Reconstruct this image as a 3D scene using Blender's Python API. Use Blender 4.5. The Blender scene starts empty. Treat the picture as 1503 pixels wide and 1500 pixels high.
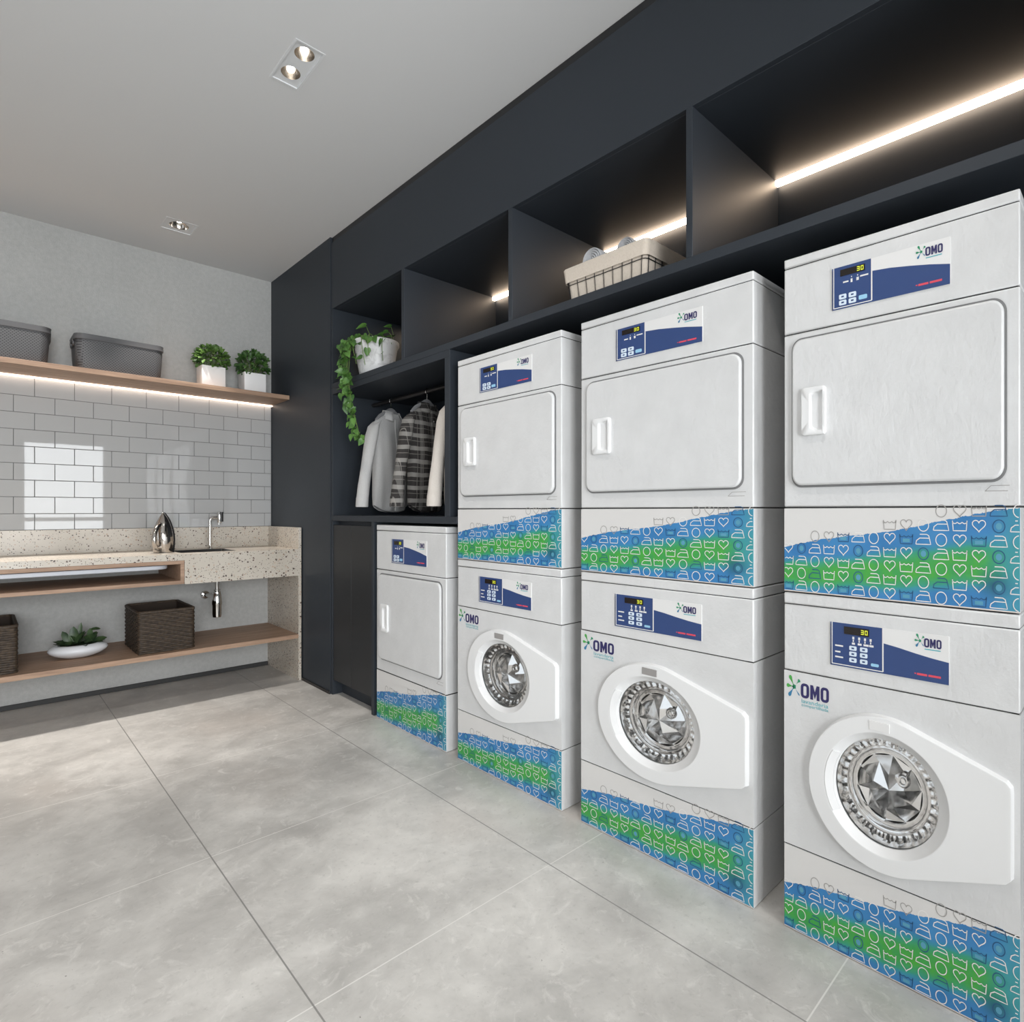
import bpy, bmesh, math, random
from mathutils import Vector, Matrix
R = random.Random(7)
PI = math.pi
COL = bpy.context.scene.collection
SC = bpy.context.scene

# ------------------------------------------------------------------ materials
def srgb(r, g, b):
    f = lambda c: (c / 255 / 12.92) if c / 255 <= .04045 else ((c / 255 + .055) / 1.055) ** 2.4
    return (f(r), f(g), f(b), 1)

class N:
    """small node-tree helper"""
    def __init__(s, name):
        s.m = bpy.data.materials.new(name); s.m.use_nodes = True
        s.t = s.m.node_tree; s.t.nodes.clear()
        s.out = s.n('ShaderNodeOutputMaterial'); s.b = s.n('ShaderNodeBsdfPrincipled')
        s.t.links.new(s.b.outputs[0], s.out.inputs[0])
    def n(s, typ, **kw):
        nd = s.t.nodes.new(typ)
        for k, v in kw.items(): setattr(nd, k, v)
        return nd
    def l(s, a, b): s.t.links.new(a, b)
    def set(s, sock, v):
        if hasattr(v, 'is_linked') or isinstance(v, bpy.types.NodeSocket): s.l(v, sock)
        else: sock.default_value = v
    def co(s): 
        return s.n('ShaderNodeTexCoord').outputs['Object']
    def sep(s, v):
        nd = s.n('ShaderNodeSeparateXYZ'); s.l(v, nd.inputs[0]); return nd.outputs
    def math(s, op, a, b=0.0, c=0.0, clamp=False):
        nd = s.n('ShaderNodeMath', operation=op); nd.use_clamp = clamp
        s.set(nd.inputs[0], a); s.set(nd.inputs[1], b); s.set(nd.inputs[2], c); return nd.outputs[0]
    def mapr(s, v, a, b, c=0.0, d=1.0, smooth=False):
        nd = s.n('ShaderNodeMapRange'); nd.clamp = True
        if smooth: nd.interpolation_type = 'SMOOTHSTEP'
        s.set(nd.inputs[0], v)
        for i, x in enumerate((a, b, c, d)): s.set(nd.inputs[i + 1], x)
        return nd.outputs[0]
    def mix(s, f, a, b):
        nd = s.n('ShaderNodeMix', data_type='RGBA'); s.set(nd.inputs[0], f); s.set(nd.inputs[6], a); s.set(nd.inputs[7], b); return nd.outputs[2]
    def noise(s, v, scale, detail=3, rough=.55, stretch=None, w=0):
        if stretch:
            mp = s.n('ShaderNodeMapping'); s.l(v, mp.inputs[0]); mp.inputs[3].default_value = stretch; v = mp.outputs[0]
        nd = s.n('ShaderNodeTexNoise'); s.l(v, nd.inputs['Vector']); nd.inputs['Scale'].default_value = scale
        nd.inputs['Detail'].default_value = detail; nd.inputs['Roughness'].default_value = rough
        nd.inputs['Distortion'].default_value = w
        return nd.outputs[0]
    def voro(s, v, scale, feature='F1'):
        nd = s.n('ShaderNodeTexVoronoi', feature=feature); s.l(v, nd.inputs['Vector']); nd.inputs['Scale'].default_value = scale
        return nd.outputs
    def bump(s, h, strength=.3, dist=.01):
        nd = s.n('ShaderNodeBump'); s.l(h, nd.inputs['Height']); nd.inputs['Strength'].default_value = strength
        nd.inputs['Distance'].default_value = dist; s.l(nd.outputs[0], s.b.inputs['Normal'])
    def base(s, c): s.set(s.b.inputs['Base Color'], c)
    def rough(s, v): s.set(s.b.inputs['Roughness'], v)

MAT = {}
def plain(name, c, rough=.5, metal=0, spec=None, emit=None, es=0, **kw):
    g = N(name); g.base(c); g.rough(rough); g.b.inputs['Metallic'].default_value = metal
    if spec is not None: g.b.inputs['Specular IOR Level'].default_value = spec
    if emit: g.b.inputs['Emission Color'].default_value = emit; g.b.inputs['Emission Strength'].default_value = es
    for k, v in kw.items(): g.b.inputs[k].default_value = v
    MAT[name] = g.m; return g

def make_materials():
    # enamel with a fine orange-peel
    g = plain('enamel', srgb(228, 228, 227), .34)
    c = g.co(); n1 = g.noise(c, 55, 3); n2 = g.noise(c, 9, 2)
    g.base(g.mix(g.mapr(n2, .3, .7), srgb(207, 207, 207), srgb(214, 214, 214))); g.bump(n1, .24, .006)
    g = plain('door_plastic', srgb(226, 226, 226), .32)
    g = plain('seam_dark', srgb(48, 48, 48), .6)
    g = plain('gasket', srgb(120, 120, 120), .6)  # grey painted in for the shadow line round the dryer door
    # dark laminate joinery
    g = plain('laminate', srgb(47, 50, 55), .5, spec=.35)
    c = g.co(); g.base(g.mix(g.noise(c, 1.2, 2), srgb(42, 47, 53), srgb(47, 52, 59)))
    g = plain('laminate_door', srgb(42, 43, 45), .45, spec=.35)
    g = plain('rod_metal', srgb(60, 58, 58), .35, .7)
    # plaster wall
    g = plain('plaster', srgb(186, 186, 184), .85)
    c = g.co(); a = g.noise(c, 40, 5, .65); b = g.noise(c, 2.2, 3); d = g.noise(c, 140, 2)
    f = g.math('ADD', g.math('MULTIPLY', a, .6), g.math('MULTIPLY', b, .4))
    g.base(g.mix(g.mapr(f, .36, .64), srgb(170, 170, 168), srgb(186, 186, 184))); g.bump(d, .25, .01)
    g = plain('ceiling_paint', srgb(210, 210, 210), .9)
    g = plain('side_wall_paint', srgb(215, 215, 213), .9)
    # floor: big concrete-look porcelain tiles
    g = plain('floor_tile', srgb(180, 178, 174), .38)
    c = g.co(); xyz = g.sep(c)
    big = g.noise(c, 1.5, 5, .58, (.75, 1.15, 1), .7); mid = g.noise(c, 6, 6, .66, (1, 1, 1), .4); fine = g.noise(c, 46, 5, .7); spk = g.noise(c, 110, 2, .5)
    f = g.math('ADD', g.math('MULTIPLY', big, .62), g.math('MULTIPLY', mid, .38))
    col = g.mix(g.mapr(f, .33, .70, smooth=True), srgb(168, 165, 161), srgb(214, 211, 206))
    warm = g.noise(c, 1.1, 3, .5, (1.2, .8, 1))
    col = g.mix(g.math('MULTIPLY', g.mapr(warm, .54, .72), .3), col, srgb(190, 176, 166))
    col = g.mix(g.math('MULTIPLY', g.mapr(fine, .56, .78), .5), col, srgb(142, 139, 135))
    mot = g.noise(c, 13, 6, .72, (1, 1, 1), 1.2); col = g.mix(g.math('MULTIPLY', g.mapr(mot, .55, .72), .5), col, srgb(226, 223, 218))
    col = g.mix(g.math('MULTIPLY', g.mapr(spk, .72, .76), g.mapr(mid, .55, .6)), col, srgb(120, 117, 113))
    def seam(o, off, w):
        v = g.math('DIVIDE', g.math('SUBTRACT', xyz[o], off), .8431)
        fr = g.math('SUBTRACT', v, g.math('ROUND', v))
        return g.math('LESS_THAN', g.math('ABSOLUTE', fr), w / .8431)
    sx = seam(0, .6160, .0022); sy = seam(1, 1.3835, .0019)
    col = g.mix(g.math('MULTIPLY', sy, .75), col, srgb(222, 219, 214))
    col = g.mix(g.math('MULTIPLY', sx, .85), col, srgb(122, 120, 117))
    g.base(col); g.rough(g.mapr(mid, .3, .7, .30, .46))
    g.bump(g.math('SUBTRACT', g.math('MULTIPLY', fine, .15), g.math('MAXIMUM', sx, sy)), .25, .002)
    # wall tiles
    g = plain('glazed_tile', srgb(180, 180, 180), .02, spec=.6)
    g = plain('grout', srgb(124, 124, 123), .8)
    # wood
    g = plain('oak', srgb(170, 135, 115), .55)
    c = g.co(); a = g.noise(c, 9, 6, .65, (.35, 6, 6), .6); b = g.noise(c, 30, 4, .6, (.2, 8, 8))
    col = g.mix(g.mapr(a, .3, .7), srgb(138, 110, 90), srgb(182, 151, 127))
    g.base(g.mix(g.math('MULTIPLY', g.mapr(b, .55, .75), .45), col, srgb(118, 92, 75))); g.bump(b, .15, .003)
    # terrazzo
    g = plain('terrazzo', srgb(205, 196, 185), .33)
    c = g.co()
    def chips(scale, lo, thr, seedoff):
        mp = g.n('ShaderNodeMapping'); g.l(c, mp.inputs[0]); mp.inputs[1].default_value = (seedoff, seedoff * .7, seedoff * 1.3)
        dis = g.n('ShaderNodeVectorMath', operation='ADD'); nz = g.n('ShaderNodeTexNoise'); g.l(mp.outputs[0], nz.inputs[0]); nz.inputs['Scale'].default_value = scale * 1.7
        sc = g.n('ShaderNodeVectorMath', operation='SCALE'); g.l(nz.outputs[1], sc.inputs[0]); sc.inputs['Scale'].default_value = .55 / scale
        g.l(mp.outputs[0], dis.inputs[0]); g.l(sc.outputs[0], dis.inputs[1])
        v = g.voro(dis.outputs[0], scale); 
        rnd = g.sep(v['Color'])
        keep = g.math('LESS_THAN', rnd[0], thr)
        rad = g.mapr(rnd[1], 0, 1, lo * .5, lo)
        return g.math('MULTIPLY', keep, g.math('LESS_THAN', v['Distance'], rad)), rnd[2]
    base = g.mix(g.mapr(g.noise(c, 3, 4), .3, .7), srgb(190, 181, 168), srgb(206, 198, 187))
    m1, k1 = chips(58, .34, .36, 3.1); m2, k2 = chips(110, .36, .38, 8.7); m3, k3 = chips(66, .42, .25, 15.2)
    base = g.mix(m3, base, srgb(186, 166, 148))
    base = g.mix(m2, base, g.mix(k2, srgb(120, 108, 98), srgb(80, 68, 60)))
    base = g.mix(m1, base, g.mix(k1, srgb(105, 84, 72), srgb(58, 50, 46))); g.base(base)
    g = plain('chrome', srgb(205, 203, 200), .08, 1)
    g = plain('iron_chrome', srgb(192, 186, 180), .12, 1)
    g = plain('steel', srgb(84, 84, 84), .3, 1)  # darkened to paint in the shadow inside the sink basin
    g = plain('drum_chrome', srgb(246, 245, 244), .15, 1)
    c = g.co(); g.bump(g.noise(c, 18, 1, .5), .10, .02)
    g = plain('black_plastic', srgb(28, 28, 30), .4)
    g = plain('white_metal', srgb(214, 218, 226), .4)
    g = plain('white_ceramic', srgb(236, 235, 234), .3)
    g = plain('white_glaze', srgb(226, 228, 232), .25)
    g = plain('soil', srgb(52, 40, 32), .95)
    # marbled white planter
    g = plain('marbled', srgb(228, 227, 226), .4); c = g.co()
    g.base(g.mix(g.mapr(g.noise(c, 16, 5, .6, None, 1.5), .50, .64), srgb(234, 233, 232), srgb(208, 206, 205)))
    # leaves
    def leaf(nm, a, b, sc):
        g = plain(nm, a, .45); c = g.co(); g.base(g.mix(g.mapr(g.noise(c, sc, 2), .35, .65), a, b))
        g.b.inputs['Subsurface Weight'].default_value = 0
    leaf('leaf_bush', srgb(52, 84, 36), srgb(98, 130, 60), 30)
    leaf('leaf_bush_dark', srgb(40, 72, 34), srgb(74, 108, 50), 30)
    leaf('leaf_vine', srgb(50, 88, 36), srgb(92, 134, 60), 22)
    leaf('leaf_succulent', srgb(42, 62, 40), srgb(72, 94, 58), 18)
    g = plain('stem_green', srgb(104, 128, 66), .6)
    # baskets
    g = plain('perforated_plastic', srgb(110, 110, 112), .5); c = g.co()
    xyz = g.sep(c); k_ = 2 * PI / .0165; aa = g.math('SINE', g.math('MULTIPLY', g.math('ADD', xyz[0], xyz[1]), k_)); bb = g.math('SINE', g.math('MULTIPLY', xyz[2], k_))
    hole = g.math('GREATER_THAN', g.math('MULTIPLY', aa, bb), .28)
    z = g.sep(c)[2]; inside = g.math('MULTIPLY', g.math('GREATER_THAN', z, .012), g.math('LESS_THAN', z, .185))
    hole = g.math('MULTIPLY', hole, inside)
    g.base(g.mix(hole, srgb(80, 80, 82), srgb(32, 32, 34))); g.bump(g.math('SUBTRACT', 1.0, hole), .6, .004)
    g = plain('grey_plastic', srgb(72, 72, 74), .45)
    g = plain('rattan', srgb(76, 62, 50), .6); c = g.co()
    g.base(g.mix(g.mapr(g.noise(c, 60, 3), .35, .65), srgb(44, 34, 25), srgb(72, 58, 44)))
    g = plain('rattan_inside', srgb(50, 39, 31), .8)
    # cloth
    def cloth(nm, a, b, sc=160):
        g = plain(nm, a, .9); c = g.co(); n = g.noise(c, sc, 2); g.base(g.mix(n, a, b)); g.bump(n, .3, .004)
        g.b.inputs['Sheen Weight'].default_value = .15
    cloth('liner_linen', srgb(206, 192, 176), srgb(226, 214, 200))
    cloth('towel_grey', srgb(176, 176, 178), srgb(206, 206, 208))
    cloth('shirt_grey', srgb(176, 175, 174), srgb(198, 197, 196), 220)
    cloth('shirt_cream', srgb(196, 188, 180), srgb(214, 207, 199), 220)
    cloth('folded_linen', srgb(205, 205, 205), srgb(225, 225, 225))
    cloth('hanger_felt', srgb(120, 120, 122), srgb(140, 140, 142))
    g = plain('shirt_button', srgb(190, 188, 184), .3)
    # plaid
    g = plain('shirt_plaid', srgb(60, 58, 57), .9); c = g.co(); s = g.sep(c)
    dst = g.math('MULTIPLY', g.math('SUBTRACT', g.noise(c, 7, 2), .5), .018)
    def stripe(v, per, off, w):
        q = g.math('DIVIDE', g.math('ADD', g.math('ADD', v, off), dst), per); fr = g.math('ABSOLUTE', g.math('SUBTRACT', q, g.math('ROUND', q)))
        return g.math('LESS_THAN', fr, w / per)
    hz = stripe(s[2], .078, .01, .0125); hz2 = stripe(s[2], .078, .045, .0018)
    vt = stripe(s[0], .088, .02, .010); vt2 = stripe(s[0], .044, .006, .0015)
    base = g.mix(g.math('MULTIPLY', hz, .46), srgb(46, 43, 42), srgb(176, 173, 168))
    base = g.mix(g.math('MULTIPLY', vt, .22), base, srgb(170, 167, 162))
    base = g.mix(g.math('MULTIPLY', g.math('MAXIMUM', hz2, vt2), .5), base, srgb(150, 145, 140)); g.base(base); g.bump(g.noise(c, 200, 2), .2, .003)
    # inks on the machines
    g = plain('panel_white', srgb(224, 223, 222), .35)
    g = plain('navy', srgb(45, 68, 118), .38)
    g = plain('navy_deep', srgb(36, 52, 92), .38)
    g = plain('ink_white', srgb(226, 224, 222), .5)
    g = plain('ink_dark', srgb(34, 82, 124), .5)
    g = plain('ink_soft', srgb(84, 150, 176), .5)
    g = plain('ink_grey', srgb(158, 155, 152), .5)
    g = plain('button_white', srgb(214, 226, 238), .4)
    g = plain('button_blue', srgb(150, 198, 226), .4)
    g = plain('logo_navy', srgb(44, 40, 92), .4)
    g = plain('logo_green', srgb(70, 160, 70), .4)
    g = plain('logo_teal_green', srgb(40, 140, 100), .4)
    g = plain('logo_blue', srgb(50, 120, 160), .4)
    g = plain('logo_teal', srgb(70, 170, 180), .4)
    g = plain('ink_red', srgb(214, 74, 92), .4)
    g = plain('display_black', srgb(26, 18, 16), .25)
    g = plain('digit', srgb(190, 200, 60), .4, emit=srgb(215, 215, 60), es=.55)
    g = plain('label_grey', srgb(150, 147, 145), .4)
    # the printed splash artwork
    g = plain('splash_print', srgb(60, 120, 170), .4); c = g.co(); s = g.sep(c)
    u = g.math('DIVIDE', g.math('MULTIPLY', s[1], -1.0), .688); z = s[2]
    nz = g.noise(c, 5, 3); rag = g.noise(c, 26, 4, .7, (1, 1, 2.2)); fineb = g.noise(c, 30, 3)
    zb = g.math('ADD', g.math('MULTIPLY', u, .112), .130)
    zb = g.math('ADD', zb, g.math('MULTIPLY', g.math('SINE', g.math('MULTIPLY', u, 9.0)), .004))
    zb = g.math('ADD', zb, g.math('MULTIPLY', g.math('SUBTRACT', rag, .5), .016))
    painted = g.math('LESS_THAN', z, zb)
    zc = g.math('ADD', g.math('ADD', .055, g.math('MULTIPLY', u, .02)), g.math('MULTIPLY', g.math('MULTIPLY', u, u), .055))
    h = g.math('ADD', .042, g.math('MULTIPLY', u, .026))
    dz = g.math('ABSOLUTE', g.math('ADD', g.math('SUBTRACT', z, zc), g.math('MULTIPLY', g.math('SUBTRACT', nz, .5), .05)))
    gr = g.mapr(g.math('DIVIDE', dz, h), .25, 1.15, 1, 0, True)
    gr = g.math('MULTIPLY', gr, g.mapr(u, .84, .99, 1, .35, True))
    blue = g.mix(g.mapr(nz, .35, .65), srgb(44, 112, 170), srgb(62, 134, 188))
    green = g.mix(g.mapr(fineb, .3, .7), srgb(70, 164, 58), srgb(52, 150, 82))
    col = g.mix(g.mapr(gr, 0, .55), blue, srgb(48, 148, 136)); col = g.mix(g.mapr(gr, .4, 1), col, green)
    col = g.mix(g.math('MULTIPLY', g.mapr(u, .88, 1.0, 0, 1, True), .55), col, srgb(64, 152, 152))
    du = g.math('MULTIPLY', g.math('SUBTRACT', u, .915), .688); dzz = g.math('SUBTRACT', z, .062)
    dd = g.math('SQRT', g.math('ADD', g.math('MULTIPLY', du, du), g.math('MULTIPLY', g.math('MULTIPLY', dzz, dzz), 1.4)))
    col = g.mix(g.mapr(dd, .0, .06, .75, 0, True), col, srgb(22, 84, 98))
    rim = g.math('LESS_THAN', z, .0055)
    col = g.mix(painted, srgb(214, 212, 210), col); col = g.mix(rim, col, srgb(214, 204, 198)); g.base(col)
    # lights and glass
    g = plain('led_glow', srgb(255, 238, 220), .5, emit=(1, .76, .55, 1), es=16)
    g = plain('led_shelf', srgb(255, 238, 225), .5, emit=(1, .80, .65, 1), es=4.6)
    g = plain('bulb_glow', srgb(255, 250, 240), .5, emit=(1, .92, .80, 1), es=22)
    g = plain('reflector', srgb(205, 198, 190), .16, 1)
    g = plain('lamp_frame', srgb(214, 215, 216), .6)
    g = plain('bowl_glass', (1, 1, 1, 1), 0.0); g.b.inputs['Transmission Weight'].default_value = 1; g.b.inputs['IOR'].default_value = 1.46
    g = N('pane'); MAT['pane'] = g.m
    tr = g.n('ShaderNodeBsdfTransparent'); gl = g.n('ShaderNodeBsdfGlossy'); gl.inputs['Roughness'].default_value = .02
    fr = g.n('ShaderNodeFresnel'); mx = g.n('ShaderNodeMixShader'); g.l(fr.outputs[0], mx.inputs[0]); g.l(tr.outputs[0], mx.inputs[1]); g.l(gl.outputs[0], mx.inputs[2])
    g.l(mx.outputs[0], g.out.inputs[0])
    g = plain('frame_white', srgb(215, 215, 214), .5)
make_materials()

# ------------------------------------------------------------------ mesh builder
class MB:
    def __init__(s): s.v = []; s.f = []; s.mi = []
    def add(s, vs, fs, m=0):
        o = len(s.v); s.v += [tuple(p) for p in vs]; s.f += [tuple(i + o for i in f) for f in fs]; s.mi += [m] * len(fs); return s
    def box(s, x0, x1, y0, y1, z0, z1, m=0, front=None):
        x0, x1 = min(x0, x1), max(x0, x1); y0, y1 = min(y0, y1), max(y0, y1); z0, z1 = min(z0, z1), max(z0, z1)
        vs = [(x0, y0, z0), (x1, y0, z0), (x1, y1, z0), (x0, y1, z0), (x0, y0, z1), (x1, y0, z1), (x1, y1, z1), (x0, y1, z1)]
        s.add(vs, [(0, 3, 2, 1), (4, 5, 6, 7), (0, 1, 5, 4), (1, 2, 6, 5), (2, 3, 7, 6), (3, 0, 4, 7)], m)
        if front is not None: s.mi[-1] = front
        return s
    def loft(s, loops, m=0, cap0=True, cap1=True, closed=True):
        n = len(loops[0]); o = len(s.v)
        for L in loops: s.v += [tuple(p) for p in L]
        for i in range(len(loops) - 1):
            for j in range(n if closed else n - 1):
                k = (j + 1) % n
                s.f.append((o + i * n + j, o + i * n + k, o + (i + 1) * n + k, o + (i + 1) * n + j)); s.mi.append(m)
        if cap0: s.f.append(tuple(o + j for j in reversed(range(n)))); s.mi.append(m)
        if cap1: s.f.append(tuple(o + (len(loops) - 1) * n + j for j in range(n))); s.mi.append(m)
        return s
    def tube(s, pts, r, n=8, m=0, caps=True):
        pts = [Vector(p) for p in pts]; loops = []; prev = None
        for i, p in enumerate(pts):
            d = (pts[min(i + 1, len(pts) - 1)] - pts[max(i - 1, 0)])
            if d.length < 1e-9: d = Vector((0, 0, 1))
            d.normalize()
            if prev is None: a = d.orthogonal().normalized()
            else:
                a = prev - d * prev.dot(d)
                a = a.normalized() if a.length > 1e-6 else d.orthogonal().normalized()
            prev = a; b = d.cross(a); rr = r[i] if isinstance(r, (list, tuple)) else r
            loops.append([p + (a * math.cos(2 * PI * j / n) + b * math.sin(2 * PI * j / n)) * rr for j in range(n)])
        return s.loft(loops, m, caps, caps)
    def lathe(s, prof, c=(0, 0, 0), axis='z', n=32, m=0, cap0=False, cap1=False, sx=1, sy=1):
        loops = []
        for r, h in prof:
            L = []
            for j in range(n):
                a = 2 * PI * j / n; p, q = r * math.cos(a) * sx, r * math.sin(a) * sy
                if axis == 'z': L.append((c[0] + p, c[1] + q, c[2] + h))
                else: L.append((c[0] + h, c[1] - p, c[2] + q))          # axis x
            loops.append(L)
        return s.loft(loops, m, cap0, cap1)
    def ribbon(s, pts, w, x, m, closed=False):
        """flat stroke in the (t,z) plane of a machine front: y=-t"""
        n = len(pts); A = []; B = []
        for i in range(n):
            p0 = pts[(i - 1) % n] if closed or i > 0 else pts[i]; p1 = pts[(i + 1) % n] if closed or i < n - 1 else pts[i]
            dx, dz = p1[0] - p0[0], p1[1] - p0[1]; L = math.hypot(dx, dz) or 1; nx, nz = -dz / L * w / 2, dx / L * w / 2
            A.append((x, -(pts[i][0] + nx), pts[i][1] + nz)); B.append((x, -(pts[i][0] - nx), pts[i][1] - nz))
        o = len(s.v); s.v += A + B
        for i in range(n if closed else n - 1):
            k = (i + 1) % n; s.f.append((o + i, o + k, o + n + k, o + n + i)); s.mi.append(m)
    def flat(s, pts, x, m):
        """filled polygon on a machine front"""
        a = sum(pts[i][0] * pts[(i + 1) % len(pts)][1] - pts[(i + 1) % len(pts)][0] * pts[i][1] for i in range(len(pts)))
        if a < 0: pts = pts[::-1]
        s.add([(x, -t, z) for t, z in pts], [tuple(range(len(pts)))], m)
    def rect(s, t0, t1, z0, z1, x, m): s.flat([(t0, z0), (t1, z0), (t1, z1), (t0, z1)], x, m)
    def build(s, name, mats, parent=None, bevel=0, smooth=True, ang=35, seg=2, solid=0, subsurf=0):
        me = bpy.data.meshes.new(name)
        off = WL.get(parent.name, (0, 0, 0)) if parent else (0, 0, 0)
        if not parent and s.v:                                   # origin at the thing's own base
            xs = [p[0] for p in s.v]; ys = [p[1] for p in s.v]; zs = [p[2] for p in s.v]
            off = ((min(xs) + max(xs)) / 2, (min(ys) + max(ys)) / 2, min(zs))
        me.from_pydata([(p[0] - off[0], p[1] - off[1], p[2] - off[2]) for p in s.v], [], s.f)
        for mname in ([mats] if isinstance(mats, str) else mats): me.materials.append(MAT[mname])
        me.polygons.foreach_set('material_index', s.mi)
        if smooth:
            me.polygons.foreach_set('use_smooth', [True] * len(me.polygons)); me.set_sharp_from_angle(angle=math.radians(ang))
        me.update()
        o = bpy.data.objects.new(name, me); COL.objects.link(o)
        if parent: o.parent = parent; WL[o.name] = off
        else: o.location = off; WL[o.name] = off
        if solid:
            md = o.modifiers.new('Solidify', 'SOLIDIFY'); md.thickness = solid; md.offset = 0
        if subsurf:
            md = o.modifiers.new('Subsurf', 'SUBSURF'); md.levels = subsurf; md.render_levels = subsurf
        if bevel:
            md = o.modifiers.new('Bevel', 'BEVEL'); md.width = bevel; md.segments = seg; md.limit_method = 'ANGLE'; md.angle_limit = math.radians(40)
            md.harden_normals = False
        return o
WL = {}
def tag(o, label, cat, group=None):
    o['label'] = label; o['category'] = cat
    if group: o['group'] = group
    return o
def thing(name, label, cat, loc, group=None):
    o = bpy.data.objects.new(name, None); COL.objects.link(o); o.location = loc; o.empty_display_size = .1
    WL[o.name] = tuple(loc); return tag(o, label, cat, group)
def struct(o): o['kind'] = 'structure'; return o
def copy_tree(o, parent=None):
    c = o.copy(); COL.objects.link(c)
    if parent: c.parent = parent
    for ch in list(o.children): copy_tree(ch, c)
    return c
def rrect(cx, cy, w, h, r, n=6):
    """rounded rectangle, list of (a,b) counter-clockwise"""
    out = []
    for (sx, sy, a0) in ((1, 1, 0), (-1, 1, PI / 2), (-1, -1, PI), (1, -1, 1.5 * PI)):
        for i in range(n + 1):
            a = a0 + PI / 2 * i / n; out.append((cx + sx * (w / 2 - r) + r * math.cos(a), cy + sy * (h / 2 - r) + r * math.sin(a)))
    return out
def resample(poly, n):
    L = [math.dist(poly[i], poly[(i + 1) % len(poly)]) for i in range(len(poly))]; T = sum(L); out = []; i = 0; acc = 0
    for k in range(n):
        d = T * k / n
        while acc + L[i] < d: acc += L[i]; i += 1
        f = (d - acc) / (L[i] or 1); p, q = poly[i], poly[(i + 1) % len(poly)]
        out.append((p[0] + (q[0] - p[0]) * f, p[1] + (q[1] - p[1]) * f))
    return out
def ray_outline(poly, c, n):
    """points of a star-shaped polygon at n even angles round c"""
    out = []
    for k in range(n):
        a = 2 * PI * k / n; d = (math.cos(a), math.sin(a)); best = None
        for i in range(len(poly)):
            p, q = poly[i], poly[(i + 1) % len(poly)]; ex, ey = q[0] - p[0], q[1] - p[1]
            den = d[0] * ey - d[1] * ex
            if abs(den) < 1e-12: continue
            wx, wy = p[0] - c[0], p[1] - c[1]; t = (wx * ey - wy * ex) / den; u = (wx * d[1] - wy * d[0]) / den
            if t > 0 and -1e-9 <= u <= 1 + 1e-9 and (best is None or t > best): best = t
        out.append((c[0] + d[0] * best, c[1] + d[1] * best))
    return out
_TXT = {}
def text_shape(txt):
    if txt in _TXT: return _TXT[txt]
    cu = bpy.data.curves.new('t', 'FONT'); cu.body = txt; cu.size = 1; cu.resolution_u = 2
    o = bpy.data.objects.new('t', cu); COL.objects.link(o); bpy.context.view_layer.update()
    me = bpy.data.meshes.new_from_object(o.evaluated_get(bpy.context.evaluated_depsgraph_get()))
    vs = [(v.co.x, v.co.y) for v in me.vertices]; fs = [tuple(p.vertices) for p in me.polygons]
    bpy.data.objects.remove(o); bpy.data.curves.remove(cu); bpy.data.meshes.remove(me)
    x0 = min(v[0] for v in vs); x1 = max(v[0] for v in vs); y0 = min(v[1] for v in vs); y1 = max(v[1] for v in vs)
    _TXT[txt] = ([((a - x0) / (x1 - x0), (b - y0) / (y1 - y0)) for a, b in vs], fs); return _TXT[txt]
def put_text(mb, txt, t0, t1, z0, z1, x, m):
    vs, fs = text_shape(txt)
    mb.add([(x, -(t0 + a * (t1 - t0)), z0 + b * (z1 - z0)) for a, b in vs], fs, m)

# ------------------------------------------------------------------ layout numbers (metres)
FX = 1.7512          # front plane of the machines and the joinery
BACK = 2.426         # back of the joinery bays
BY = 4.711           # back wall
CZ = 3.045           # ceiling
XL, YF = -1.9, -2.2  # left wall, wall behind the camera
CF = 4.114           # counter front

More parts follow.
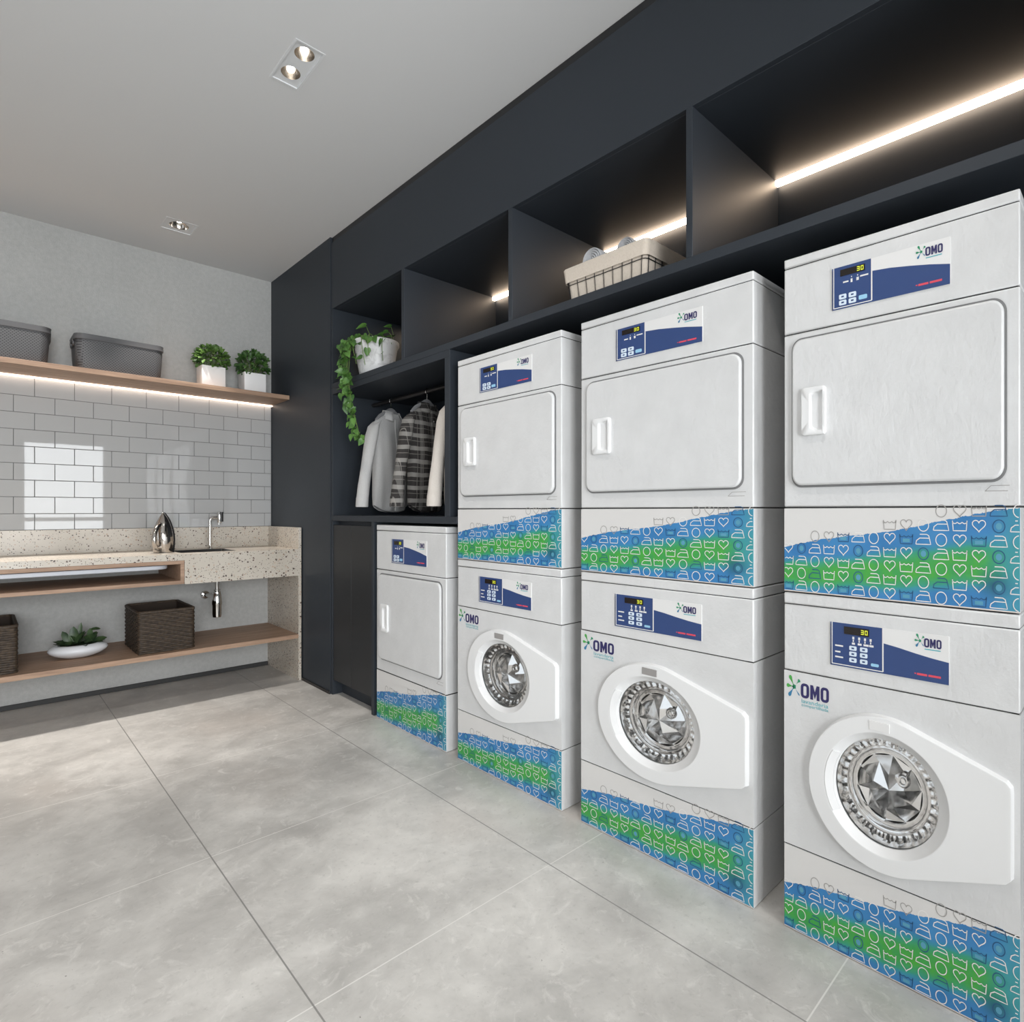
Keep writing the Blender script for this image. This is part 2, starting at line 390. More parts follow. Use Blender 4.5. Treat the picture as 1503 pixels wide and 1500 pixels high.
# ------------------------------------------------------------------ setting
def build_room():
    struct(MB().box(XL - .2, 2.6, YF - .2, BY + .2, -.12, 0).build('floor', 'floor_tile', smooth=False))
    o = bpy.data.objects['floor']; 
    # keep object coordinates equal to room coordinates so the tile grid lies where it is seen
    me = o.data; loc = o.location.copy()
    for v in me.vertices: v.co += loc
    o.location = (0, 0, 0)
    lamps = [(.973, 2.347), (.969, 4.184)]
    c = MB()
    # ceiling slab with two openings for the recessed lamps
    ys = [YF - .2, 2.2135, 2.481, 4.0965, 4.2745, BY + .2]
    c.box(XL - .2, 2.6, ys[0], ys[1], CZ, CZ + .15); c.box(XL - .2, 2.6, ys[2], ys[3], CZ, CZ + .15); c.box(XL - .2, 2.6, ys[4], ys[5], CZ, CZ + .15)
    c.box(XL - .2, .9145, ys[1], ys[2], CZ, CZ + .15); c.box(1.0330, 2.6, ys[1], ys[2], CZ, CZ + .15)
    c.box(XL - .2, .8815, ys[3], ys[4], CZ, CZ + .15); c.box(1.0595, 2.6, ys[3], ys[4], CZ, CZ + .15)
    struct(c.build('ceiling', 'ceiling_paint', smooth=False))
    wb = struct(MB().box(XL - .2, 2.6, BY, BY + .2, 0, CZ).build('wall_back', 'plaster', smooth=False))
    # glazed brick-bond tiles
    t = MB(); z0 = 1.0985; pit = .2011; g = .0016; X1 = 1.7445
    t.box(XL, X1, BY - .003, BY - .0002, 1.1005, 2.0555, 1)
    for r in range(9):
        za = max(z0 + .1047 * r, 1.1005) + g; zb_ = (z0 + .1047 * (r + 1) if r < 8 else 2.0555) - g
        off = .0822 if (8 - r) % 2 == 0 else -.0184
        k = -10
        while True:
            a = off + pit * k; b = a + pit; k += 1
            if a >= X1: break
            a = max(a, -.9); b = min(b, X1 - .002)
            if b - a < .01: continue
            t.box(a + g, b - g, BY - .0085, BY - .002, za, zb_, 0)
    struct(t.build('wall_tiling', ['glazed_tile', 'grout'], bevel=.0012))
    # left wall with an unseen window, added to light floor and machine fronts
    w = MB(); wy0, wy1, wz0, wz1 = -.3, 3.2, .35, 2.6
    w.box(XL - .2, XL, YF - .2, wy0, 0, CZ); w.box(XL - .2, XL, wy1, BY, 0, CZ); w.box(XL - .2, XL, wy0, wy1, 0, wz0); w.box(XL - .2, XL, wy0, wy1, wz1, CZ)
    struct(w.build('wall_left', 'side_wall_paint', smooth=False))
    f = MB(); k = .05
    for a, b in ((wy0, wy0 + k), (wy1 - k, wy1), ((wy0 + wy1) / 2 - k / 2, (wy0 + wy1) / 2 + k / 2)): f.box(XL - .1, XL - .04, a, b, wz0, wz1)
    f.box(XL - .1, XL - .04, wy0, wy1, wz0, wz0 + k); f.box(XL - .1, XL - .04, wy0, wy1, wz1 - k, wz1)
    wi = struct(f.build('added_window_1', 'frame_white', bevel=.003))
    MB().box(XL - .073, XL - .067, wy0 + k, wy1 - k, wz0 + k, wz1 - k).build('pane', 'pane', wi)
    # wall behind the camera with a glazed door
    dx0, dx1, dz1 = .53, 1.64, 2.33
    w = MB(); vx0, vx1, vz0, vz1 = -1.75, .2, .45, 2.6
    w.box(XL - .2, vx0, YF - .2, YF, 0, CZ); w.box(vx1, dx0, YF - .2, YF, 0, CZ); w.box(vx0, vx1, YF - .2, YF, 0, vz0); w.box(vx0, vx1, YF - .2, YF, vz1, CZ); w.box(dx1, 2.6, YF - .2, YF, 0, CZ); w.box(dx0, dx1, YF - .2, YF, dz1, CZ)
    struct(w.build('wall_front', 'side_wall_paint', smooth=False))
    f = MB(); k = .045
    f.box(dx0, dx0 + k, YF - .1, YF - .03, 0, dz1); f.box(dx1 - k, dx1, YF - .1, YF - .03, 0, dz1); f.box(dx0, dx1, YF - .1, YF - .03, dz1 - k, dz1)
    f.box(dx0, dx1, YF - .1, YF - .03, 0, .09); f.box(dx0, dx1, YF - .1, YF - .03, 1.06, 1.12)
    d = struct(f.build('door_1', 'frame_white', bevel=.003))
    MB().box(dx0 + k, dx1 - k, YF - .068, YF - .062, .09, dz1 - k).build('pane', 'pane', d)
    f = MB(); k = .05
    for a, b in ((vx0, vx0 + k), (vx1 - k, vx1), ((vx0 + vx1) / 2 - k / 2, (vx0 + vx1) / 2 + k / 2)): f.box(a, b, YF - .1, YF - .04, vz0, vz1)
    f.box(vx0, vx1, YF - .1, YF - .04, vz0, vz0 + k); f.box(vx0, vx1, YF - .1, YF - .04, vz1 - k, vz1)
    wi = struct(f.build('added_window_2', 'frame_white', bevel=.003))  # unseen window, added to light the machine sides from behind
    MB().box(vx0 + k, vx1 - k, YF - .073, YF - .067, vz0 + k, vz1 - k).build('pane', 'pane', wi)
    # right wall: behind the machines, and the dark-clad pier next to the counter
    w = MB(); w.box(2.44, 2.6, YF - .2, BY, 0, CZ, 0); w.box(1.7462, 2.44, 3.665, BY, 0, CZ, 1)
    struct(w.build('wall_right', ['laminate', 'laminate'], smooth=False))
    struct(MB().box(XL, 1.717, BY - .014, BY - .0005, 0, .030).build('baseboard_back', 'seam_dark', bevel=.002))
    struct(MB().box(1.738, 1.7462, 3.665, CF - .003, 0, .019).build('baseboard_right', 'rod_metal', bevel=.002))
build_room()

# ------------------------------------------------------------------ joinery
def build_joinery():
    Y1 = 3.662; Y0 = -.6
    u = thing('overhead_shelving_unit', 'long charcoal overhead cabinet of open bays running above the laundry machines', 'shelving unit', (FX + .3, 1.6, 2.031))
    def p(name, parent, *b, m='laminate', bev=.0015): return MB().box(*b).build(name, m, parent, bevel=bev)
    p('fascia_panel', u, FX, FX + .022, Y0, Y1, 2.565, 3.004)
    p('shade_gap_filler', u, FX + .008, FX + .03, Y0, Y1, 3.004, CZ - .0005, m='black_plastic')  # black colour paints in the shade of the gap below the ceiling
    p('top_board', u, FX + .022, BACK, Y0, Y1, 2.565, 2.583)
    p('shelf_board', u, FX, BACK, Y0, Y1, 2.0315, 2.066)
    p('back_panel', u, BACK, BACK + .012, Y0, Y1, 2.0315, 2.583)
    p('side_panel', u, FX, BACK, 3.643, Y1, 2.066, 2.565)
    for a, b in ((2.767, 2.796), (1.887, 1.914), (1.008, 1.032), (.128, .152), (-.6, -.58)): p('divider', u, FX, BACK, a, b, 2.066, 2.565)
    w = thing('wardrobe_unit', 'open charcoal wardrobe niche holding shirts, below the trailing plant', 'wardrobe', (FX + .3, 2.97, 1.155))
    p('top_board', w, FX, BACK, 2.348, 3.643, 1.9945, 2.0310)
    p('side_panel', w, FX, BACK, 3.643, Y1, 1.155, 2.0310)
    p('side_panel', w, FX, BACK, 2.348, 2.3905, 1.191, 1.9945)
    p('bottom_board', w, FX, BACK, 2.288, 3.643, 1.155, 1.191)
    p('back_panel', w, BACK, BACK + .012, 2.348, 3.643, 1.191, 1.9945)
    MB().tube([(2.0536, 2.3905, 1.957), (2.0536, 3.643, 1.957)], .0135, 16).build('hanging_rail', 'rod_metal', w)
    c = thing('base_cabinet', 'low charcoal two-door cabinet under the wardrobe, left of the single dryer', 'cabinet', (FX + .3, 3.38, 0))
    p('side_panel', c, FX, BACK, 3.643, Y1, 0, 1.1545)
    p('side_panel', c, FX, BACK, 3.099, 3.129, .0, 1.1545)
    p('back_panel', c, BACK, BACK + .012, 3.099, Y1, 0, 1.1545)
    p('bottom_board', c, FX + .024, BACK, 3.129, 3.643, .10, .118)
    p('plinth', c, FX + .07, FX + .088, 3.129, 3.643, 0, .10)
    p('top_rail', c, FX + .045, FX + .065, 3.129, 3.643, 1.06, 1.1545)
    for a, b in ((3.129 + .0015, 3.389), (3.3915, 3.6415)):
        p('door', c, FX + .005, FX + .023, a, b, .1, 1.128, m='laminate_door', bev=.0015)
build_joinery()

# ------------------------------------------------------------------ laundry machines (local: x = depth from the front, y = -t, t from the left edge)
W, D = .688, .66
def icon(mb, kind, t, z, m, fill=None):
    w = .0023; x = -.0006
    def stroke(pts, closed=False):                     # cut off where the panel ends
        pts = list(pts) + ([pts[0]] if closed else []); ok = [.0012 < p[0] < W - .0012 for p in pts]
        if all(ok): mb.ribbon(pts[:-1] if closed else pts, w, x, m, closed); return
        run = []
        for p, k in list(zip(pts, ok)) + [(None, False)]:
            if k: run.append(p)
            else:
                if len(run) > 1: mb.ribbon(run, w, x, m)
                run = []
    if kind == 'circle': stroke([(t + .0143 * math.cos(2 * PI * i / 22), z + .0150 * math.sin(2 * PI * i / 22)) for i in range(22)], True)
    elif kind == 'heart':
        pts = []
        for i in range(26):
            a = 2 * PI * i / 26; pts.append((t + .00102 * 16 * math.sin(a) ** 3, z + .00098 * (13 * math.cos(a) - 5 * math.cos(2 * a) - 2 * math.cos(3 * a) - math.cos(4 * a)) + .002))
        stroke(pts, True)
    elif kind == 'tub':
        def seg(a, b, n=5): return [(a[0] + (b[0] - a[0]) * i / n, a[1] + (b[1] - a[1]) * i / n) for i in range(n + 1)]
        a, b, c_, d = (t - .0185, z + .0125), (t - .0165, z - .012), (t + .0165, z - .012), (t + .0185, z + .0125)
        stroke(seg(a, b) + seg(b, c_)[1:] + seg(c_, d)[1:])
        stroke([(t - .0185 + .037 * i / 12, z + .0085 - .0034 * abs(math.sin(PI * 1.5 * i / 6))) for i in range(13)])
    else:
        stroke([(t - .010, z + .013), (t - .004, z + .013), (t + .003, z + .013), (t + .009, z + .013), (t + .0145, z + .010), (t + .0175, z - .001), (t + .020, z - .012), (t + .01, z - .012), (t, z - .012), (t - .01, z - .012), (t - .021, z - .012)])
        stroke([(t - .021, z - .012), (t - .019, z - .003), (t - .010, z + .0035), (t - .002, z + .0035), (t + .007, z + .0035), (t + .0155, z + .0035)])
    if fill:
        if kind == 'circle': mb.flat([(t + .0075 * math.cos(2 * PI * i / 14), z + .008 * math.sin(2 * PI * i / 14)) for i in range(14)], x + .0002, 6)
        else: mb.rect(t - .010, t + .010, z - .008, z + .001, x + .0002, 6)
DARK = {(1, 3), (2, 1), (4, 0), (0, 0), (5, 1), (5, 3), (4, 4), (8, 0), (8, 4), (9, 3), (10, 1), (12, 0), (12, 4), (13, 1), (13, 3), (13, 5), (13, 6)}
def zbound(t): return .130 + .112 * t / W + .004 * math.sin(9 * t / W)
def base_panel(root):
    mb = MB(); mb.box(0, D, -W, 0, .002, .2438, 0, front=1)
    for c in range(15):
        t = .0161 + .0479 * c
        for r in range(7):
            z = .0212 + .0358 * r
            if z > zbound(t) + (.028 if r == 6 else .0195): continue
            kind = (['tub', 'iron', 'circle', 'heart'] if r % 2 == 0 else ['heart', 'circle', 'iron', 'tub'])[c % 4]
            m = 3 if (c, r) in DARK else (4 if z > zbound(t) + .004 else 2)
            icon(mb, kind, t, z, m, (c, r) in DARK and (c + r) % 2 == 0)
    mb.box(.012, D - .01, -W + .006, -.006, 0, .0025, 5)
    return mb.build('base_panel', ['enamel', 'splash_print', 'ink_white', 'ink_dark', 'ink_grey', 'seam_dark', 'ink_soft'], root, bevel=.003)
def drop(mb, c, ang, r0, r1, w, m, x):
    """a paint-splash drop: narrow near the centre, round at the far end"""
    pts = []; d = (math.cos(ang), math.sin(ang)); n = (-d[1], d[0])
    prof = [(0, .10), (.35, .22), (.62, .62), (.8, 1), (.93, .8), (1, .25)]
    for s, q in prof: pts.append((c[0] + d[0] * (r0 + (r1 - r0) * s) + n[0] * w * q, c[1] + d[1] * (r0 + (r1 - r0) * s) + n[1] * w * q))
    for s, q in reversed(prof): pts.append((c[0] + d[0] * (r0 + (r1 - r0) * s) - n[0] * w * q, c[1] + d[1] * (r0 + (r1 - r0) * s) - n[1] * w * q))
    mb.flat(pts, x, m)
def logo(mb, t0, t1, z0, z1, x, mn, mg, mtg, mb_, mt, small=False):
    """splash mark and the three bold letters; t0..t1, z0..z1 bound the whole mark"""
    def T(a): return t0 + (t1 - t0) * a
    def Z(b): return z0 + (z1 - z0) * b
    sx, sz = (t1 - t0), (z1 - z0)
    c = (T(.205), Z(.62)); ww = sz * .075
    for ang, r0, r1, m in ((118, 0, .42, mg), (178, 0, .33, mg), (236, 0, .42, mb_), (48, .16, .36, mtg), (-50, .02, .36, mb_)):
        drop(mb, c, math.radians(ang), r0 * sz, r1 * sz, ww * (.35 if ang == -50 else .9), m, x)
    mb.flat([(c[0] + .085 * sz * math.cos(2 * PI * i / 10) * (1.15 if i % 2 else .8), c[1] + .085 * sz * math.sin(2 * PI * i / 10) * (1.15 if i % 2 else .8)) for i in range(10)], x, mtg)
    def O(a0, a1):
        b0, b1 = .30, .80; k = .30 * (a1 - a0)
        out = resample(rrect((T(a0) + T(a1)) / 2, (Z(b0) + Z(b1)) / 2, (a1 - a0) * sx, (b1 - b0) * sz, .38 * (a1 - a0) * sx, 4), 40)
        inn = resample(rrect((T(a0) + T(a1)) / 2, (Z(b0) + Z(b1)) / 2, (a1 - a0) * sx * .36, (b1 - b0) * sz * .64, .12 * (a1 - a0) * sx, 4), 40)
        n = 40; mb.add([(x, -t, z) for t, z in out] + [(x, -t, z) for t, z in inn], [(i, (i + 1) % n, n + (i + 1) % n, n + i) for i in range(n)], mn)
    O(.36, .555); O(.815, 1.0)
    a0, a1 = .58, .79; b0, b1 = .305, .795; q = .065
    P = lambda a, b: (T(a), Z(b))
    mb.flat([P(a0, b0), P(a0 + q, b0), P(a0 + q, b1), P(a0, b1)], x, mn); mb.flat([P(a1 - q, b0), P(a1, b0), P(a1, b1), P(a1 - q, b1)], x, mn)
    mid = (a0 + a1) / 2
    mb.flat([P(a0 + q, b1), P(a0 + q, b1 - .27), P(mid, b0 + .03), P(mid, b1 - .22)], x, mn)
    mb.flat([P(a1 - q, b1), P(mid, b1 - .22), P(mid, b0 + .03), P(a1 - q, b1 - .27)], x, mn)
    if small: mb.rect(T(.38), T(.97), Z(.17), Z(.22), x, mt)
    else:
        put_text(mb, 'lavanderia', T(.38), T(.985), Z(.125), Z(.265), x, mt); put_text(mb, 'compartilhada', T(.38), T(.985), Z(-.02), Z(.11), x, mt)
def seven_seg(mb, ch, t, z, w, h, x, m):
    s = {'3': 'abcdg', '0': 'abcdef'}[ch]; k = w * .26
    seg = dict(a=(0, w, h - k, h), d=(0, w, 0, k), g=(0, w, h / 2 - k / 2, h / 2 + k / 2), b=(w - k, w, h / 2, h), c=(w - k, w, 0, h / 2), e=(0, k, 0, h / 2), f=(0, k, h / 2, h))
    for q in s: a = seg[q]; mb.rect(t + a[0], t + a[1], z + a[2], z + a[3], x, m)
def control_panel(root, washer, zlo, zhi, t0, t1):
    mb = MB(); dt, dz = t1 - t0, zhi - zlo; T = lambda a: t0 + dt * a; Z = lambda b: zlo + dz * b
    mats = ['panel_white', 'navy', 'navy_deep', 'ink_white', 'logo_navy', 'logo_green', 'logo_teal_green', 'logo_blue', 'logo_teal', 'ink_red']
    mb.box(-.0025, .001, -t1, -t0, zlo, zhi, 0)
    bx = .475 if washer else .365; x = -.0029
    mb.rect(T(0), T(bx), Z(0), Z(1), x, 1); mb.rect(T(0), T(.012), Z(0), Z(.95), x - .0002, 2)
    w = (.67, .62, .555, .50, .46) if washer else (.71, .67, .60, .52, .42)
    mb.flat([(T(bx), Z(0)), (T(1), Z(0))] + [(T(1 - (1 - bx) * i / 4), Z(w[4 - i])) for i in range(5)], x, 1)
    mb.rect(T(bx - .006), T(bx + .006), Z(.04), Z(1), x - .0003, 3); mb.rect(T(.012), T(bx), Z(.03), Z(.05), x - .0003, 3)
    mb.rect(T(.012), T(.02), Z(.05), Z(1), x - .0003, 3)
    ink = lambda a0, a1, b0, b1, m=3: mb.rect(T(a0), T(a1), Z(b0), Z(b1), x - .0003, m)
    if washer:
        for a, q in ((.205, .04), (.258, .05), (.31, .065), (.36, .055)): ink(a, a + .018, .66, .72); ink(a + .004, a + .014, .60, .65); ink(a - .004, a - .004 + q * .7, .54, .585)
        for b, q in ((.45, .075), (.31, .05), (.19, .075)): ink(.045, .045 + q, b, b + .035)
    else:
        ink(.105, .155, .60, .635); ink(.175, .192, .575, .66); ink(.18, .187, .69, .72); ink(.228, .25, .585, .66); ink(.235, .243, .69, .72); ink(.262, .335, .645, .68)
    logo(mb, T(.735), T(.945), Z(.60), Z(.98), x - .0003, 4, 6, 6, 7, 8, True)
    ink(.735, .748, .12, .145, 9); ink(.755, .835, .105, .15, 9); ink(.845, .94, .105, .15, 9)
    cp = mb.build('control_panel', mats, root, smooth=False)
    d = MB()
    a0, a1, b0, b1 = (.13, .355, .76, .93) if washer else (.08, .305, .77, .92)
    d.box(-.0045, -.0024, -T(a1), -T(a0), Z(b0), Z(b1), 0)
    h = dz * .105
    for i, ch in enumerate('30'): seven_seg(d, ch, T(a1) - .0245 + i * .0118, Z((b0 + b1) / 2) - h / 2, .0088, h, -.0048, 1)
    d.build('display', ['display_black', 'digit'], cp, smooth=False)
    def btn(a0, a1, b0, b1, m='button_white', mark=True):
        q = MB(); L = [[(xx, -(t), z) for t, z in rrect((T(a0) + T(a1)) / 2, (Z(b0) + Z(b1)) / 2, (a1 - a0) * dt, (b1 - b0) * dz, .003, 3)] for xx in (-.0024, -.0044)]
        q.loft(L, 0, False, True)
        ca, cb = (a0 + a1) / 2, (b0 + b1) / 2
        if mark: q.rect(T(ca - .012), T(ca + .012), Z(cb - .018), Z(cb + .018), -.0047, 1)
        q.build('button', [m, 'navy'], cp, smooth=False)
    if washer:
        for a in (.178, .275):
            for b in (.405, .275, .135): btn(a, a + .066, b, b + .10)
        btn(.372, .44, .12, .185, 'button_blue', False)
    else:
        for a in (.068, .158):
            for b in (.225, .085): btn(a, a + .068, b, b + .115)
        btn(.25, .325, .115, .215, 'button_blue', False)
def dryer(label):
    r = thing('tumble_dryer', label, 'dryer', (0, 0, 0), 'white tumble dryers')
    base_panel(r)
    mb = MB(); mb.box(0, D, -W, 0, .2480, .7495, 0)
    mb.box(.003, D - .003, -W + .003, -.003, .004, .968, 1)
    mb.ribbon([(.606, .283), (.66, .283)], .0014, -.0004, 2); mb.ribbon([(.62, .2955), (.664, .2955)], .0014, -.0004, 2); mb.ribbon([(.606, .283), (.62, .2955)], .0014, -.0004, 2)
    mb.build('cabinet', ['enamel', 'seam_dark', 'ink_grey'], r, bevel=.004)
    MB().box(0, D, -W, 0, .7520, .9440, 0).build('console', 'enamel', r, bevel=.004)
    MB().box(-.001, D, -W, 0, .9460, .973, 0).build('top_lid', 'enamel', r, bevel=.004)
    control_panel(r, False, .7905, .9065, .1715, .5190)
    # door: rounded slab over a grey edge that paints in its shadow line
    cx, cz, w, h = .3435, .5185, .619, .420
    mk = lambda gx, dw, rr: [(gx, -t, z) for t, z in rrect(cx, cz, w + dw, h + dw, rr, 8)]
    dm = MB(); dm.loft([mk(0.001, .010, .036), mk(-.0025, .010, .036)], 1, False, True)
    dm.loft([mk(0, -.002, .032), mk(-.009, -.002, .032), mk(-.0125, -.005, .031), mk(-.014, -.013, .028), mk(-.01402, -.016, .0275), mk(-.01405, -.04, .02)], 0, False, True)
    do = dm.build('door', ['enamel', 'gasket'], r, ang=50)
    # recessed pull
    n = 64; hx, hz, hw, hh = .116, .517, .082, .134
    out = rrect(hx, hz, hw, hh, .006, 4)
    dshape = [(hx - .012, hz - .045), (hx + .002, hz - .053), (hx + .031, hz - .056), (hx + .031, hz + .056), (hx + .002, hz + .053), (hx - .012, hz + .045)]
    A = lambda P, x: [(x, -t, z) for t, z in ray_outline(P, (hx + .008, hz), n)]
    sh = lambda P, s_, dx=0: [(hx + .008 + (a - hx - .008) * s_ + dx, hz + (b - hz) * s_) for a, b in P]
    hm = MB(); hm.loft([A(out, -.012), A(out, -.024), A(sh(out, .97), -.0255), A(sh(dshape, 1.06), -.0255), A(dshape, -.024), A(sh(dshape, .93, .003), -.0150)], 0, False, True)
    hm.build('handle', 'door_plastic', do, ang=40)
    return r
def washer(label):
    r = thing('front_load_washer', label, 'washer', (0, 0, 0), 'white front-load washers')
    base_panel(r)
    G = (.336, .481); n = 144; EL = 1.16                # the porthole reads slightly wider than tall
    circ = lambda rr, x, e=EL, c=G: [(x, -(c[0] + e * rr * math.cos(2 * PI * k / n)), c[1] + rr * math.sin(2 * PI * k / n)) for k in range(n)]
    rect = [(.0, .2480), (W, .2480), (W, .7535), (.0, .7535)]
    def corner_snap(P):
        for cpt in rect:
            j = min(range(n), key=lambda k: math.dist(P[k], cpt)); P[j] = cpt
        return P
    RP = corner_snap(ray_outline(rect, G, n)); RL = lambda x: [(x, -t, z) for t, z in RP]
    mb = MB(); mb.loft([circ(.150, .05), circ(.150, 0), RL(0), RL(D)], 0, False, True)
    for a, b in ((.004, .2475), (.754, .975)): mb.box(.003, D - .003, -W + .003, -.003, a, b, 1)
    mb.box(.003, .006, -W + .003, -W + .02, .24, .76, 1)
    logo(mb, .006, .160, .6575, .7415, -.0006, 2, 3, 4, 5, 6)
    mb.build('cabinet', ['enamel', 'seam_dark', 'logo_navy', 'logo_green', 'logo_teal_green', 'logo_blue', 'logo_teal'], r, bevel=.003)
    MB().box(0, D, -W, 0, .7560, .9480, 0).build('console', 'enamel', r, bevel=.004)
    MB().box(-.001, D, -W, 0, .9500, .982, 0).build('top_lid', 'enamel', r, bevel=.004)
    control_panel(r, True, .7940, .9130, .1660, .5160)
    # teardrop door with a round porthole
    C = (.332, .479); R0 = .203; e1, e2 = (.6245, .596), (.6245, .366)
    def tang(p, sgn):
        dx, dy = p[0] - C[0], p[1] - C[1]; d = math.hypot(dx, dy); a = math.atan2(dy, dx) + sgn * math.acos(R0 / d)
        return a
    a1 = tang(e1, 1); a2 = tang(e2, -1) + 2 * PI
    hull = [(C[0] + R0 * math.cos(a1 + (a2 - a1) * i / 60), C[1] + R0 * math.sin(a1 + (a2 - a1) * i / 60)) for i in range(61)]
    hull += [(e2[0] - .012, e2[1] - .003), (e2[0] - .003, e2[1] + .003), (e2[0], e2[1] + .012), (e1[0], e1[1] - .012), (e1[0] - .003, e1[1] - .003), (e1[0] - .012, e1[1] + .003)]
    hull = [(C[0] + (a - C[0]) * EL, b) for a, b in hull]
    OL = ray_outline(hull, G, n)
    ins = lambda k: [(G[0] + (a - G[0]) * (1 - k / max(math.dist((a, b), G), .01)), G[1] + (b - G[1]) * (1 - k / max(math.dist((a, b), G), .01))) for a, b in OL]
    L = lambda P, x: [(x, -t, z) for t, z in P]
    dm = MB()
    dm.loft([L(ins(-.003), .0), L(ins(0), -.012), L(ins(.0004), -.0160), L(ins(.0014), -.0177), L(ins(.003), -.0182), L(ins(.0040), -.01823), L(ins(.012), -.0183), circ(.1665, -.0194), circ(.1615, -.0195), circ(.1605, -.0195), circ(.1585, -.0185), circ(.1575, -.017), circ(.1425, -.004, 1.10), circ(.1405, -.002, 1.09), circ(.1395, .006, 1.09), circ(.139, .049, 1.09)], 0, False, False)
    # finger grip flat on the left of the ring
    g0, g1 = math.radians(148), math.radians(212); gs = 14
    arc = lambda rr, x: [(x, -(G[0] + (EL if rr > .15 else 1.10) * rr * math.cos(g0 + (g1 - g0) * i / gs)), G[1] + rr * math.sin(g0 + (g1 - g0) * i / gs)) for i in range(gs + 1)]
    dm.loft([arc(.1585, -.0192), arc(.1565, -.0198), arc(.1445, -.0105), arc(.1425, -.003)], 0, False, False, closed=False)
    for k in (0, gs):
        P = [arc(.1585, -.0192)[k], arc(.1565, -.0198)[k], arc(.1445, -.0105)[k], arc(.1425, -.003)[k]]; dm.add(P, [(0, 1, 2, 3)], 0)
    do = dm.build('door', 'door_plastic', r, ang=28)
    MB().box(-.0208, -.0175, -.357, -.297, .6455, .6695).build('label_plate', 'label_grey', do, bevel=.0006)
    # clear porthole glass and the polished steel drum front behind it
    n2 = 96; gc = (0, -G[0], G[1])
    gm = MB(); gm.lathe([(.1402, .0015), (.12, -.001), (.09, -.003), (.05, -.0045), (.0008, -.005)], gc, 'x', n2, 0, sx=1.09); gm.build('porthole_glass', 'pane', do, ang=60)
    q = MB(); loops = []; EG = 1.09
    P = lambda r_, a, x: (x, gc[1] - EG * r_ * math.cos(a), gc[2] + r_ * math.sin(a))
    prof = [(.1392, .008, 0), (.1375, .016, 0), (.133, .026, .0018), (.126, .032, .0024), (.120, .034, .0014), (.1175, .028, 0), (.1155, .024, 0), (.1135, .027, 0), (.1115, .033, 0), (.1085, .034, .0003), (.1065, .029, 0), (.1045, .027, 0), (.1020, .031, .0003), (.0995, .039, .0003), (.096, .042, 0), (.0935, .036, 0), (.0915, .036, 0), (.089, .044, 0)]
    for rr, x, amp in prof:
        loops.append([P(rr, PI * k / n2, x + amp * (math.sin(PI * k / n2 * 34) + .5 * math.sin(PI * k / n2 * 21 + rr * 90))) for k in range(n2 * 2)])
    q.loft(loops, 0, False, False)
    # faceted star in the middle
    rnd = random.Random(11)
    A = [P(.0895, 2 * PI * k / 10 + .2, .044) for k in range(10)]
    B = [P((.066 if k % 2 else .046) + rnd.uniform(-.006, .006), 2 * PI * (k + rnd.uniform(-.2, .2)) / 10 + .2, (.0430 if k % 2 else .022) + rnd.uniform(-.004, .004)) for k in range(10)]
    o = A + B + [P(.006, .4, .020)]; fs = []
    for k in range(10): fs += [(k, (k + 1) % 10, 10 + k), ((k + 1) % 10, 10 + (k + 1) % 10, 10 + k), (10 + k, 10 + (k + 1) % 10, 20)]
    for f in fs: q.add([o[i] for i in f], [(0, 1, 2)], 0)          # separate facets stay crisp
    q.lathe([(.020, .036), (.0185, .026), (.015, .023), (.0125, .026), (.009, .0235), (.006, .026), (.0005, .026)], (0, gc[1] - .046, gc[2] + .034), 'x', 32, 0)
    q.build('drum', 'drum_chrome', r, ang=26)
    return r
# first of each kind sits in the middle stack; the others are copies
DL = {2: 'upper dryer of the second-nearest stack, above the washer beside the nearest stack',
      1: 'large upper dryer of the nearest stack at the right end of the row',
      3: 'upper dryer of the farthest stack, against the wardrobe post',
      4: 'single white dryer standing on the floor beneath the hanging shirts'}
WLb = {2: 'washer under the dryer of the second-nearest stack, its round door between the two other washers',
       1: 'large nearest washer at the lower right end of the row',
       3: 'farthest washer, standing beside the single floor dryer'}
YL = {1: .7105, 2: 1.4899, 3: 2.2812, 4: 3.065}
d0 = dryer(DL[2]); w0 = washer(WLb[2])
d0.location = (FX, YL[2], .9840); w0.location = (FX, YL[2], 0)
for k in (1, 3, 4):
    c = copy_tree(d0); c['label'] = DL[k]; c.location = (FX, YL[k], .9840 if k != 4 else 0)
    c.scale = (1, .7647 if k == 1 else 1, 1.1705 if k == 4 else 1)
for k in (1, 3):
    c = copy_tree(w0); c['label'] = WLb[k]
    if k == 1:                                             # its plate is white
        lp = next(q for q in next(d for d in c.children if d.name.startswith('door')).children if q.name.startswith('label_plate'))
        lp.data = lp.data.copy(); lp.data.materials[0] = MAT['panel_white']
    c.location = (FX, YL[k], 0); c.scale = (1, .7647 if k == 1 else 1, 1)

